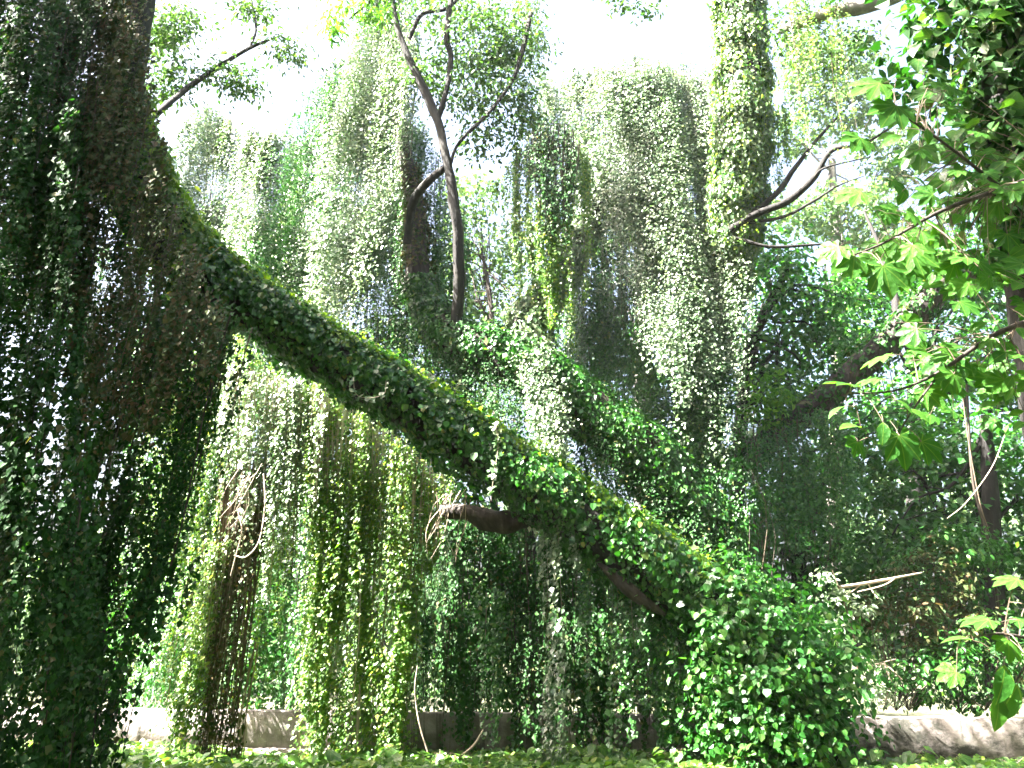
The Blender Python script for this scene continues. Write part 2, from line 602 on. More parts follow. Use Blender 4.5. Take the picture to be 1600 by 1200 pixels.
def glow_rim(path, rad, mat, T, lai=1.0, leaf=.07):
    """yellow-green leaves along the upper side of a leaning stem, colouring in its backlit glow"""
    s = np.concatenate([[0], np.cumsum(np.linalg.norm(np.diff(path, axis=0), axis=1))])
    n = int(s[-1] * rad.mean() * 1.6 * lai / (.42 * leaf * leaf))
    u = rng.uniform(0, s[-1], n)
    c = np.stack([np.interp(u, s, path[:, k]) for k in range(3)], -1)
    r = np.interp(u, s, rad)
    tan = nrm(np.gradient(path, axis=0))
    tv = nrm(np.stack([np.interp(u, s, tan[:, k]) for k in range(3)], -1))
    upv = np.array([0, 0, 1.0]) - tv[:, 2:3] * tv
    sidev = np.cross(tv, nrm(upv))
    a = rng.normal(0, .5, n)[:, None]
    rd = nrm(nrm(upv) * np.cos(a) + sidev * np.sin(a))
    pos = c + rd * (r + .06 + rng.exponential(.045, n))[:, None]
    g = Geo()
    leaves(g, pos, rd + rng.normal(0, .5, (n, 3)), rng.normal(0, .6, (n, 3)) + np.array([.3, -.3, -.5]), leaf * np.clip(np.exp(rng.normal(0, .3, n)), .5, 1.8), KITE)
    return g.build('rim_glow_leaves', mat, T, 'stuff')


def path_px(rows, n):
    """rows of (px, py, Y, radius) -> path, radii"""
    c = np.array([[*P(a, b, y), r] for a, b, y, r in rows])
    s = smooth(c, n)
    return s[:, :3], np.maximum(s[:, 3], .004)


def limb(T, rows, mat, name='trunk', n=40, seg=10, rough=.10):
    p, r = path_px(rows, n)
    g = Geo()
    tube(g, p, r, seg, rough)
    return p, r, g.build(name, mat, T, None, True)


def crown_leaves(T, blobs, mat, leaf=.12, lai=2.0, shape=OVAL, name='crown', clump=.28, up=.6, per=26):
    """blobs: (px, py, Y, rx_px, ry_px[, depth]); leaf sprays spread through the blobs' volume"""
    g = Geo()
    for bl in blobs:
        if bl[0] == 'w':                      # straight in metres: x, y, z, rx, ry, rz
            c, a = np.array(bl[1:4]), np.array(bl[4:7])
            rx = None
        else:
            px, py, Y, rx, ry = bl[:5]
            c = P(px, py, Y)
            m = Y / F_PX * 1.05
        if rx is not None:
            a = np.array([rx * m, bl[5] if len(bl) > 5 else (rx + ry) * .4 * m, ry * m])
        area = math.pi * a[0] * a[2]
        la = (.40 if shape is not HEART else .62) * leaf * leaf * (.5 if shape is SLIM else 1)
        n = int(area * lai / la)
        nc = max(4, n // per)
        d = nrm(rng.normal(0, 1, (nc, 3))) * rng.uniform(.15, 1, (nc, 1)) ** .45
        cc = c + d * a * (1 + rng.normal(0, .12, (nc, 1)))
        cc[:, 2] = np.maximum(cc[:, 2], .1)
        i = rng.integers(0, nc, n)
        cs = clump * rng.uniform(.5, 1.4, nc)
        off = rng.normal(0, 1, (n, 3)) * np.array([1, 1, .55]) * cs[i][:, None]
        pos = cc[i] + off
        pos[:, 2] = np.maximum(pos[:, 2], .05)
        nor = np.array([0, 0, up]) + nrm(off) * .5 + d[i] * .5 + rng.normal(0, .4, (n, 3))
        tip = nrm(off) + np.array([0, 0, -.5]) + rng.normal(0, .3, (n, 3))
        leaves(g, pos, nor, tip, leaf * rng.uniform(.6, 1.35, n), shape)
    return g.build(name, mat, T, 'stuff')


def twigs(T, root, targets, rad, mat, name='twigs', kind='stuff', droop=.15):
    g = Geo()
    for tg in targets:
        mid = (root + tg) / 2 + rng.normal(0, .12, 3) * np.linalg.norm(tg - root) + np.array([0, 0, droop])
        p = smooth(np.array([root, mid, tg]), 9)
        tube(g, p, np.linspace(rad, rad * .25, 9), 5)
    return g.build(name, mat, T, kind, True)


# ---- the great leaning tree
T = thing('leaning_tree', 'huge ivy-covered trunk leaning diagonally across the whole picture', 'tree', P(1290, 1180, 14.9))
rows = [(1290, 1215, 14.3, .62), (1225, 1095, 14.3, .60), (1135, 985, 14.3, .55), (1035, 900, 14.3, .50), (900, 804, 14.2, .46), (760, 713, 14.0, .43), (620, 620, 13.8, .40),
        (500, 546, 13.5, .38), (390, 480, 13.1, .40), (300, 412, 12.8, .44), (225, 315, 12.5, .48), (185, 200, 12.3, .44), (197, 90, 12.2, .34), (220, -40, 12.1, .28), (260, -330, 12.0, .2)]
rows = [(a, b, c, d * .94) for a, b, c, d in rows]
p, r, TR = limb(T, rows, BARK, 'trunk', 90, 20, .07)
ivy_on(p[2:58], r[2:58], IVY, T, 4.4, .10, under=.35, shape=HEART)
ivy_on(p[56:74], r[56:74], IVY_WARM, T, 3.6, .12, under=.3)
glow_rim(p[4:72], r[4:72], RIM_GLOW, T, 3.2, .075)
limb(TR, [(870, 800, 14.4, .08), (800, 815, 14.45, .14), (760, 812, 14.6, .15), (725, 800, 14.8, .13), (690, 800, 15.0, .10)], BARK_BROWN, 'broken_limb', 26, 12, .28)
limb(TR, [(935, 880, 14.05, .03), (965, 905, 14.0, .09), (1000, 935, 14.0, .10), (1040, 960, 14.1, .04)], BARK_BROWN, 'bare_wood', 14, 10, .12)

crown_leaves(T, [('w', -13, 8.2, 14.5, 3.5, 3.0, 1.6), ('w', -9.0, 7.8, 15, 3.2, 2.8, 1.6), ('w', -17, 8.5, 14, 3.5, 3, 1.6), ('w', -11, 3.5, 14, 4, 2.5, 1.5)], CROWN, .3, 4.5, KITE, 'crown', .5)  # unseen leaf masses added overhead to shade the left vine curtains
crown_leaves(T, [('w', -3.5, 4.2, 15, 2.0, 1.2, .6), ('w', -3.2, 3.4, 15.8, 1.9, 1.2, .6), ('w', -1.5, 3.8, 15.4, 1.6, 1.4, .6), ('w', -5.4, 10.9, 15.5, 2.0, 1.2, .6), ('w', -2.6, 11.1, 15.5, 2.8, 1.6, .6), ('w', -2.6, 10.9, 16.2, 2.8, 1.6, .6), ('w', -9.5, 11.5, 15.2, 1.3, .7, .6)], CROWN, .2, 2.4, KITE, 'crown', .3)  # unseen clumps added where they shade trunk, thicket, wall and near leaves

# ---- second leaning tree
T = thing('leaning_tree', 'second ivy-covered leaning trunk behind the great one, forking in the centre', 'tree', P(1180, 1120, 16.6))
p, r, TR = limb(T, [(1230, 1120, 16.6, .6), (1130, 880, 16.5, .55), (1050, 760, 16.3, .50), (950, 670, 16.1, .46), (860, 600, 16.0, .44), (790, 560, 16.1, .42), (720, 535, 16.3, .40),
                   (665, 480, 16.7, .30), (650, 400, 17.0, .22), (648, 320, 17.4, .18), (625, 200, 17.8, .16), (610, 40, 18, .13), (610, -120, 18, .1)], BARK_BROWN, 'trunk', 70, 16, .10)
ivy_on(p[:44], r[:44], IVY, T, 3.6, .11)
ivy_on(p[44:56], r[44:56], IVY_BROWN, T, 1.2, .10, under=.8)
p, r, _ = limb(T, [(860, 600, 16.0, .38), (825, 545, 16.1, .34), (835, 495, 16.3, .33), (870, 440, 16.8, .28), (930, 330, 18.0, .2), (960, 230, 18.8, .1)], BARK_BROWN, 'fork', 34, 14, .1)
ivy_on(p[2:26], r[2:26], IVY_COOL, T, 3.6, .11)

# ---- curtains: (label, outline, distance, leaf material, options)
CURTAINS = [
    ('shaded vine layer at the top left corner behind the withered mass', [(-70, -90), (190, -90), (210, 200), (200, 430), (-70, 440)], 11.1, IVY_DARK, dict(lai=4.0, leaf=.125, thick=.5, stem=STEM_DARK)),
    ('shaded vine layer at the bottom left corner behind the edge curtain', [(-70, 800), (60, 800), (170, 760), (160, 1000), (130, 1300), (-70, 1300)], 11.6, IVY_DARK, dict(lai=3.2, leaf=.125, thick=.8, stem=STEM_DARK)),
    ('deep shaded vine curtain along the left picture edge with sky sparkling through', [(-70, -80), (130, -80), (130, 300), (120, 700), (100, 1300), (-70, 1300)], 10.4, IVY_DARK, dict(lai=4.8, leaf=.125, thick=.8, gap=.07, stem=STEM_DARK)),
    ('dark brown withered vine mass draped from the upper left trunk', [(-60, -90), (205, -90), (225, 120), (245, 280), (310, 420), (335, 500), (320, 600), (230, 640), (130, 600), (90, 470), (-40, 430)], 10.7, IVY_BROWN, dict(lai=3.2, leaf=.115, thick=.8, lean=.12, stem=STEM_DARK, stems=.3, stem_rad=.005, gap=.06)),
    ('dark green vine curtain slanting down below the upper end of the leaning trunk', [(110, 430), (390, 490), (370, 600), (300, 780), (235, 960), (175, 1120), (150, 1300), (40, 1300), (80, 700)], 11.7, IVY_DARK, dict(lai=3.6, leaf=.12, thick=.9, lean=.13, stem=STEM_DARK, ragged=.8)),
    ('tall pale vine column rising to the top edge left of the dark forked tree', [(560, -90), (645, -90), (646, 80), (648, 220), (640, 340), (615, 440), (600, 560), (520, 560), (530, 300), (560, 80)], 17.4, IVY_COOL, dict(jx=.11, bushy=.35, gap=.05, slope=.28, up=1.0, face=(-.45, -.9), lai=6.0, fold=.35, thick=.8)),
    ('green vine drape hanging left beside the tall pale column', [(500, 100), (560, 60), (560, 300), (540, 560), (470, 545), (425, 490), (450, 300), (470, 190)], 18.0, IVY, dict(jx=.11, bushy=.35, gap=.05, slope=.28, up=1.0, face=(-.45, -.9), lai=5.4, fold=.4, thick=.7)),
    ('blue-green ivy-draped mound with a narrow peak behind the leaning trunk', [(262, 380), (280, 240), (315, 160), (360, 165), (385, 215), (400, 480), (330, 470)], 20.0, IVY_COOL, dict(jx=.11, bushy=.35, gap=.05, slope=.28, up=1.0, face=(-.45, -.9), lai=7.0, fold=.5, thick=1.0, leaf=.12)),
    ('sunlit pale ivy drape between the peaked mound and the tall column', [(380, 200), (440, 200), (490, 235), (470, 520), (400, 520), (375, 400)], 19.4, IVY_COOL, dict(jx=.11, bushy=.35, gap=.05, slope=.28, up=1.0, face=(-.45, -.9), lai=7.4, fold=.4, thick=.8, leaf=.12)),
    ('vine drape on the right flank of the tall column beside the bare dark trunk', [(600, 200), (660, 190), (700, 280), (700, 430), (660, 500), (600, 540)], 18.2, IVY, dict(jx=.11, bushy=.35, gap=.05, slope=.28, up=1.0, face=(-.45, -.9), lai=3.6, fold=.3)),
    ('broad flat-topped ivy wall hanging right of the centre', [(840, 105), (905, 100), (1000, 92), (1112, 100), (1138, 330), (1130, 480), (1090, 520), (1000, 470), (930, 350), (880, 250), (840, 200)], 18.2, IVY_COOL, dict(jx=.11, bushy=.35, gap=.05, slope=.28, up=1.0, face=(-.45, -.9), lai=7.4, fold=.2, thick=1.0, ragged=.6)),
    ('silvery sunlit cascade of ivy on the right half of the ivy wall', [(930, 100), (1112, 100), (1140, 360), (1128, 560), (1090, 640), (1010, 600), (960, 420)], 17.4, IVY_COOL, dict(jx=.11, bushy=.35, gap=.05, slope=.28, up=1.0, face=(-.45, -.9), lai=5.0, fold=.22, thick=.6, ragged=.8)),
    ('dark green ivy drape below the ivy wall, reaching the second trunk', [(890, 440), (960, 400), (1120, 470), (1135, 640), (1120, 830), (1060, 780), (960, 690), (890, 600)], 17.6, IVY, dict(jx=.11, bushy=.35, gap=.05, slope=.28, up=1.0, face=(-.45, -.9), lai=4.5, fold=.4, thick=.8, ragged=.7)),
    ('yellow-green vine tail tapering down from the dark knot in the centre', [(768, 265), (790, 230), (880, 215), (925, 250), (928, 400), (898, 500), (862, 495), (822, 410), (775, 330)], 15.7, IVY_WARM, dict(lai=3.6, fold=.25, thick=.6, ragged=.5)),
    ('nest-like knot of vines high in the centre, coloured dark for its shadowed hollow', [(812, 225), (850, 190), (890, 195), (905, 250), (885, 330), (850, 320), (825, 270)], 15.35, IVY_DARK, dict(lai=2.8, fold=.1, thick=.35, stem=STEM_DARK, stems=1.0, gap=.012, ragged=.35, stem_rad=.007)),  # dark leaves and stems paint in the shade of a hollow
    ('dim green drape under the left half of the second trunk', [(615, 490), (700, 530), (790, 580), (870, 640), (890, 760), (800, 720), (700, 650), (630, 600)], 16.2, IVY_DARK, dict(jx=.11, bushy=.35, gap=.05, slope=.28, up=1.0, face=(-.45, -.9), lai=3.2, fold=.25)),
    ('narrow sunlit strip of pale ivy falling over the second trunk', [(800, 545), (850, 555), (882, 620), (890, 760), (845, 735), (828, 640)], 15.5, IVY_COOL, dict(jx=.11, bushy=.35, gap=.05, slope=.28, up=1.0, face=(-.45, -.9), lai=4.0, fold=.15, thick=.3, ragged=.25)),  # pale leaf colour stands in for sunlight on the strip
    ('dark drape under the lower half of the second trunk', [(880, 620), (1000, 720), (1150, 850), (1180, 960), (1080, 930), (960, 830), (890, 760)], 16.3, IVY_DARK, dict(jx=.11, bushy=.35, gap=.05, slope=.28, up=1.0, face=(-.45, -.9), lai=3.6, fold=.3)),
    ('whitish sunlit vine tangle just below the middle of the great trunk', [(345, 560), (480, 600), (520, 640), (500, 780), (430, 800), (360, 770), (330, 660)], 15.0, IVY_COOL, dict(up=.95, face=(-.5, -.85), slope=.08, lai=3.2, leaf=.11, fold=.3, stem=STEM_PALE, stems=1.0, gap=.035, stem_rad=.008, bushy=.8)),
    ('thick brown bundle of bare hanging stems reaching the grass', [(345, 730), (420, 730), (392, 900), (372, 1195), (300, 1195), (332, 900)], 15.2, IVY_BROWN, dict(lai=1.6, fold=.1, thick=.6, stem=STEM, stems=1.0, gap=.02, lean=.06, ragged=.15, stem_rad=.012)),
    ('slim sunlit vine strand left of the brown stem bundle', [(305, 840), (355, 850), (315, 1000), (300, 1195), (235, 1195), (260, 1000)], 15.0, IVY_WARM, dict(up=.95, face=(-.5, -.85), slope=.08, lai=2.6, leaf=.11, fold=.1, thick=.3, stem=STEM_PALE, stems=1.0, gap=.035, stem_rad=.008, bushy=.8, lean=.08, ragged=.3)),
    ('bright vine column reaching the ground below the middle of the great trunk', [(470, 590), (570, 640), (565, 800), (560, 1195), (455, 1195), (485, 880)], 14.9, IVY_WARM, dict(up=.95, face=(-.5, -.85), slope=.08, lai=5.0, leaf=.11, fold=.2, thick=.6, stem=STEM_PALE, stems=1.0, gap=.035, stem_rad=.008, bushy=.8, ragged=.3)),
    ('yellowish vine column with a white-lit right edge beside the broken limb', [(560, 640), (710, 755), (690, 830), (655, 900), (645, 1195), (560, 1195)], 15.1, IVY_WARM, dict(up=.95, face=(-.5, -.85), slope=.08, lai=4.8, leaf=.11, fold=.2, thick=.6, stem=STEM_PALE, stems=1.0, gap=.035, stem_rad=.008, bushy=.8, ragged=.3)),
    ('mid-green far curtain hanging to the wall top between left mass and bright column', [(170, 760), (490, 760), (490, 1108), (185, 1108)], 18.8, IVY, dict(lai=2.6, leaf=.12, fold=.4, thick=1.2)),
    ('green vine veil below the left third of the great trunk', [(215, 560), (360, 520), (460, 600), (460, 850), (330, 900), (240, 880)], 16.2, IVY_WARM, dict(up=.95, face=(-.5, -.85), slope=.08, lai=3.4, fold=.3, thick=1.0, ragged=.9)),
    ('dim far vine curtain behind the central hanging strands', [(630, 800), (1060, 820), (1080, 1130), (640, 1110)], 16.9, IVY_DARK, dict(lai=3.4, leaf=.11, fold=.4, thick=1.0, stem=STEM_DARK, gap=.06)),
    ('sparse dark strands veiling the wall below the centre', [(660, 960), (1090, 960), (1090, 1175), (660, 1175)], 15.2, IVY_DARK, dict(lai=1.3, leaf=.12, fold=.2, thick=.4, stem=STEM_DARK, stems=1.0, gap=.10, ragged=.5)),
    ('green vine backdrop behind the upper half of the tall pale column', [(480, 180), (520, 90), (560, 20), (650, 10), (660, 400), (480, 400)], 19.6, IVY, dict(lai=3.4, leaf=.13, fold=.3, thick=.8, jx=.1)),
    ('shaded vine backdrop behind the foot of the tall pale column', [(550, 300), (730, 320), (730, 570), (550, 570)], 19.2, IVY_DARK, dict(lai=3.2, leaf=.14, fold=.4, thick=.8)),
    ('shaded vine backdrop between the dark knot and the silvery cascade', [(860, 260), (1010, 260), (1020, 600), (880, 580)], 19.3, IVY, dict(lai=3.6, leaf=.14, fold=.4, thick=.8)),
    ('green backdrop veil hanging far behind the left part of the great trunk', [(180, 520), (480, 520), (660, 640), (700, 860), (480, 860), (200, 860)], 19.0, IVY, dict(lai=3.4, leaf=.15, fold=.4, thick=1.0)),
    ('pale backdrop of ivy low between the peaked mound and the great trunk', [(260, 330), (480, 330), (480, 560), (330, 560)], 21.5, IVY_COOL, dict(lai=4.0, leaf=.15, fold=.4, thick=1.0)),
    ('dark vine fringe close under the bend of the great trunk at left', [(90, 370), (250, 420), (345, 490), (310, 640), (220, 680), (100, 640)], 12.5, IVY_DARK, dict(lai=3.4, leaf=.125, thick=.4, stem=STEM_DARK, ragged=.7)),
    ('thin leafy strand hanging free left of the white central strand', [(742, 930), (790, 920), (790, 1000), (775, 1160), (755, 1160), (745, 1000)], 14.7, IVY, dict(up=.95, face=(-.5, -.85), slope=.08, lai=2.2, leaf=.12, fold=.1, thick=.2, ragged=.2)),
    ('white-lit leafy strand falling from the great trunk to the bottom edge', [(815, 740), (910, 790), (895, 900), (885, 1050), (880, 1200), (850, 1200), (852, 1000), (835, 880)], 14.0, IVY_COOL, dict(up=.95, face=(-.5, -.85), slope=.08, lai=2.6, leaf=.13, fold=.12, thick=.3, ragged=.3)),
    ('green leafy fringe hanging from the lower great trunk right of the white strand', [(900, 800), (1010, 900), (1000, 1060), (960, 1120), (920, 1050), (895, 900)], 14.2, IVY, dict(up=.95, face=(-.5, -.85), slope=.08, lai=2.4, leaf=.12, fold=.2, thick=.5, ragged=.6)),
    ('leafy vine fringe touching the ground just left of the base thicket', [(1000, 900), (1110, 980), (1110, 1180), (1030, 1180), (1005, 1050)], 14.1, IVY, dict(up=.95, face=(-.5, -.85), slope=.08, lai=2.8, leaf=.12, fold=.2, thick=.4, ragged=.4)),
    ('dark vine curtain hanging from the brown leaning tree at right', [(1160, 690), (1290, 640), (1335, 650), (1345, 730), (1305, 840), (1180, 850)], 17.6, BUSH, dict(jx=.11, bushy=.35, gap=.05, slope=.28, up=1.0, face=(-.45, -.9), lai=2.6, fold=.3, ragged=.4)),
    ('bright green shoots trailing from the high limb at upper right', [(1235, -60), (1345, -60), (1345, 150), (1320, 200), (1280, 190), (1240, 60)], 14.2, IVY_WARM, dict(lai=1.1, fold=.2, ragged=.7)),
    ('green drape trailing from the ivy-wrapped column over the dark boughs', [(1160, 180), (1225, 170), (1235, 240), (1200, 340), (1160, 380)], 15.6, IVY_WARM, dict(lai=2.8, fold=.2, ragged=.4)),
    ('pale green hanging strands at the right end of the forked tree crown', [(800, -60), (850, -60), (852, 120), (845, 230), (815, 180)], 15.8, IVY_WARM, dict(lai=1.8, fold=.2, ragged=.5, leaf=.08)),
]
for lab, poly, Y, mat, kw in CURTAINS:
    curtain(lab, poly, Y, mat, **kw)

# ---- ivy-wrapped column
T = thing('ivy_wrapped_trunk', 'upright trunk wrapped in green ivy at upper right, cut by the top edge', 'tree', P(1165, 800, 16.2))
p, r, TR = limb(T, [(1080, 900, 18.6, .34), (1095, 600, 18.0, .34), (1145, 380, 16.4, .40), (1160, 200, 15.7, .40), (1158, 60, 15.6, .38), (1150, -80, 15.5, .38), (1150, -300, 15.5, .3)], BARK, 'trunk', 50, 14, .1)
ivy_on(p, r, IVY_WARM, T, 2.4, .10, under=1)
ivy_on(p, r * 1.08, IVY_COOL, T, 2.2, .10, under=1)
ivy_on(p, r * .9, IVY, T, 1.6, .12, under=1)
b1 = [(1140, 360, 15.8, 0.084), (1180, 335, 15.6, 0.077), (1230, 315, 15.4, 0.070), (1270, 280, 15.3, 0.059), (1300, 235, 15.2, 0.042), (1350, 225, 15.1, 0.028), (1420, 180, 15.0, 0.014)]
limb(TR, b1, BARK, 'bough', 30, 8)
limb(TR, [(1170, 340, 15.7, 0.063), (1215, 300, 15.6, 0.056), (1240, 265, 15.6, 0.049), (1275, 220, 15.6, 0.035), (1330, 160, 15.6, 0.014)], BARK, 'bough', 24, 8)
limb(TR, [(1150, 350, 15.8, 0.042), (1220, 340, 15.5, 0.035), (1270, 315, 15.3, 0.028), (1310, 290, 15.2, 0.017), (1350, 275, 15.2, 0.007)], BARK, 'bough', 24, 7)
limb(TR, [(1145, 370, 15.8, 0.042), (1200, 385, 15.6, 0.035), (1260, 383, 15.5, 0.025), (1310, 380, 15.5, 0.008)], BARK, 'bough', 20, 7)
limb(TR, [(1270, 280, 15.3, 0.028), (1290, 262, 15.1, 0.021), (1360, 245, 14.9, 0.008)], BARK, 'bough', 14, 6)

# ---- slender dark forked tree
T = thing('slender_tree', 'slender bare dark tree with forked crooked limbs rising from the second trunk', 'tree', P(712, 500, 16.0))
p, r, TR = limb(T, [(712, 545, 16.2, .12), (716, 450, 15.8, .11), (716, 380, 15.6, .10), (708, 310, 15.5, .095), (698, 250, 15.5, .09), (682, 185, 15.5, .085), (648, 110, 15.5, .075), (622, 45, 15.5, .06), (605, -40, 15.5, .05)], BARK, 'trunk', 70, 12, .2)
limb(TR, [(684, 185, 15.5, .055), (698, 140, 15.4, .05), (705, 90, 15.4, .055), (698, 50, 15.3, .06), (712, -40, 15.3, .05)], BARK, 'bough', 34, 9, .18)
limb(TR, [(703, 260, 15.5, .03), (716, 225, 15.5, .03), (760, 180, 15.4, .035), (795, 135, 15.4, .04), (812, 95, 15.4, .05), (830, 20, 15.4, .05)], BARK, 'bough', 34, 9, .18)
limb(TR, [(695, 262, 15.5, .07), (668, 285, 15.7, .08), (645, 318, 16.1, .09), (636, 380, 16.6, .08)], BARK, 'bough', 18, 8, .08)
limb(TR, [(640, 60, 15.5, .045), (660, 22, 15.5, .045), (700, 12, 15.4, .04), (740, -30, 15.4, .04)], BARK, 'bough', 16, 8, .08)
crown_leaves(T, [(690, 20, 15.8, 70, 45), (745, 70, 15.8, 70, 80), (800, 60, 15.8, 55, 90), (770, 150, 15.9, 70, 70), (690, 120, 16.0, 60, 60), (760, 225, 16, 50, 30), (820, 180, 16, 35, 60)], CROWN, .10, 2.2, OVAL)

# ---- feathery tree at the top
T = thing('feathery_branch', 'bright feathery foliage at the top edge above the tall vine column', 'foliage', P(570, 0, 15.0))
limb(T, [(625, -60, 15.0, .05), (590, -10, 15.0, .035), (545, 30, 15.0, .015)], BARK, 'twig', 12, 6)
crown_leaves(T, [(570, 15, 15, 45, 35), (530, 40, 15, 25, 30), (600, -20, 15, 50, 30)], FERNY, .15, 2.2, SLIM, 'foliage', .15)

# ---- silhouetted crowns against the sky
T = thing('crown_branch', 'dark leafy bough against white sky at upper left of the tall column', 'branch', P(280, 150, 15.5))
limb(T, [(230, 190, 14.5, .08), (290, 140, 15.5, .06), (340, 105, 15.7, .05), (390, 75, 15.8, .035), (440, 55, 15.8, .015)], BARK, 'bough', 20, 7)
limb(T, [(390, 75, 15.8, .03), (400, 40, 15.8, .025), (385, -30, 15.8, .02)], BARK, 'bough', 10, 6)
crown_leaves(T, [(250, 50, 15.6, 50, 45), (290, 35, 15.6, 40, 40), (265, 120, 15.6, 40, 50), (345, 110, 15.8, 50, 22), (380, 130, 15.8, 35, 25), (400, 20, 15.8, 30, 25), (430, 75, 15.8, 30, 16), (465, 80, 15.8, 20, 22), (370, 10, 15.8, 30, 15)], CROWN, .10, 3.2, OVAL, clump=.2)
T = thing('crown_branch', 'small leafy spray hanging from the top edge against the white sky', 'branch', P(980, -20, 15))
limb(T, [(1010, -90, 15, .03), (985, -20, 15, .02), (965, 20, 15, .008)], BARK, 'bough', 10, 6)
crown_leaves(T, [(970, 8, 15, 36, 20), (1005, 15, 15, 30, 14), (960, -25, 15, 50, 20)], CROWN, .11, 1.5, OVAL, clump=.15)
T = thing('crown_branch', 'grey limb with leaf sprays crossing the top edge right of the ivy-wrapped column', 'branch', P(1290, 40, 14.4))
limb(T, [(1215, 50, 15, .05), (1240, 40, 14.6, .10), (1290, 22, 14.4, .13), (1350, 10, 14.2, .15), (1430, -20, 14, .17)], BARK_PALE, 'bough', 18, 9)
crown_leaves(T, [(1230, 60, 14.8, 25, 50), (1215, 20, 14.8, 25, 40), (1300, 80, 14.6, 40, 50), (1340, 60, 14.4, 40, 40)], CROWN, .09, .9, OVAL, clump=.2)

# ---- brown leaning tree at right with its bushy crown
T = thing('leaning_tree', 'bare brown trunk leaning up to the right behind the big-leaved branches', 'tree', P(1150, 760, 19))
p, r, TR = limb(T, [(1120, 740, 18.6, .26), (1210, 680, 18.4, .26), (1300, 610, 18.2, .27), (1380, 540, 18.0, .28), (1440, 480, 17.8, .28), (1500, 430, 17.6, .24), (1600, 390, 17.3, .20), (1700, 350, 17, .16)], BARK_BROWN, 'trunk', 50, 14, .13)
ivy_on(p, r * .9, IVY_DARK, T, 1.1, .14, under=.6)
limb(TR, [(1395, 540, 18.0, .1), (1400, 480, 18.3, .09), (1380, 400, 18.6, .06), (1350, 330, 19, .03)], BARK, 'bough', 20, 8)


def bg_tree(label, trunk, blobs, mat, leaf, lai, bark=BARK, shape=KITE, clump=.35, name='background_tree', cat='tree', group='trees behind the vines', twig=14, dark=False):
    T = thing(name, label, cat, P(*trunk[0][:3]), group)
    p, r, _ = limb(T, trunk, bark, 'trunk', 26, 9, .1)
    tg = []
    for k in range(twig):
        b = blobs[k % len(blobs)]
        tg.append(P(b[0] + rng.uniform(-.7, .7) * b[3], b[1] + rng.uniform(-.7, .7) * b[4], b[2] + rng.uniform(-.4, .4)))
    for k, q in enumerate(tg):
        i = int(len(p) * rng.uniform(.35, .95))
        q = p[i] + (q - p[i]) * min(1.0, 4.5 / max(.1, np.linalg.norm(q - p[i])))
        g = Geo()
        mid = p[i] * .65 + q * .35 + rng.normal(0, .25, 3)
        mid2 = p[i] * .3 + q * .7 + rng.normal(0, .3, 3) + np.array([0, 0, .25])
        bp = smooth(np.array([p[i], mid, mid2, q]), 14)
        tube(g, bp, np.linspace(r[i] * .45, .008, 14), 6, .1)
        for _ in range(3):
            j = int(rng.integers(5, 12))
            e_ = bp[j] + rng.normal(0, .5, 3)
            tube(g, smooth(np.array([bp[j], (bp[j] + e_) / 2 + rng.normal(0, .1, 3), e_]), 6), np.linspace(r[i] * .15, .004, 6), 4)
        g.build('bough', bark, T, None, True)
    crown_leaves(T, blobs, mat, leaf, lai, shape, 'crown', clump)
    return T


bg_tree('leafy sunlit tree just right of the ivy cascade', [(1130, 1100, 20, .2), (1150, 800, 20, .18), (1170, 560, 20, .14), (1230, 420, 20, .08)],
        [(1200, 420, 20, 70, 60), (1260, 480, 20.3, 80, 70), (1190, 560, 20.2, 60, 70), (1290, 560, 20.5, 60, 60), (1230, 620, 20, 50, 40)], BUSH, .14, 3.6)
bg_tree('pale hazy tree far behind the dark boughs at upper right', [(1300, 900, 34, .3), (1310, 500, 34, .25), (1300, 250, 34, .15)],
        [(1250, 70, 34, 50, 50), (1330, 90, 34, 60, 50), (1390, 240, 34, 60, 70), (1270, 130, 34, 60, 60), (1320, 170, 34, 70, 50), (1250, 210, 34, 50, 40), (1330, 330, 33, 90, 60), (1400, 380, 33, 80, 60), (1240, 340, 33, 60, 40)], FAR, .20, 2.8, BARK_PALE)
bg_tree('bushy tree behind the brown leaning trunk', [(1420, 1000, 24, .25), (1430, 700, 24, .2), (1420, 500, 24, .12)],
        [(1380, 440, 23, 90, 60), (1470, 420, 24, 90, 70), (1560, 460, 24, 80, 80), (1340, 520, 23, 60, 60), (1500, 560, 23.5, 90, 70), (1590, 600, 24, 60, 80)], BUSH, .17, 3.4)
bg_tree('pale gnarled tree seen through the central gap', [(770, 900, 26, .14), (775, 600, 26, .10), (765, 460, 26, .07), (750, 380, 26, .03)],
        [(740, 300, 26, 50, 40), (720, 360, 26, 40, 60), (790, 400, 27, 60, 60), (740, 470, 27, 60, 50), (820, 500, 26, 50, 40), (690, 440, 27, 50, 60)], FAR, .16, 2.2, BARK_BROWN, twig=26)
bg_tree('dense dark tree filling the far right background', [(1560, 1090, 19, .22), (1550, 850, 19, .2), (1540, 650, 19, .12)],
        [(1500, 700, 20, 90, 60), (1590, 740, 20, 80, 80), (1420, 760, 20.5, 80, 60), (1480, 830, 20, 90, 60), (1580, 900, 20, 90, 70), (1380, 860, 20, 70, 70), (1440, 960, 20, 90, 60), (1570, 1020, 20, 90, 50)], BUSH, .16, 3.0)
bg_tree('shaded tree behind the drape of the brown leaning trunk', [(1240, 1090, 20.5, .2), (1250, 850, 20.5, .16), (1260, 700, 20.5, .1)],
        [(1350, 690, 21.5, 90, 70), (1430, 640, 22, 90, 70), (1200, 740, 21, 90, 80), (1290, 780, 21, 80, 80), (1220, 880, 20.5, 90, 70), (1320, 920, 20.5, 80, 80), (1150, 900, 21, 80, 90)], BUSH, .17, 3.0)
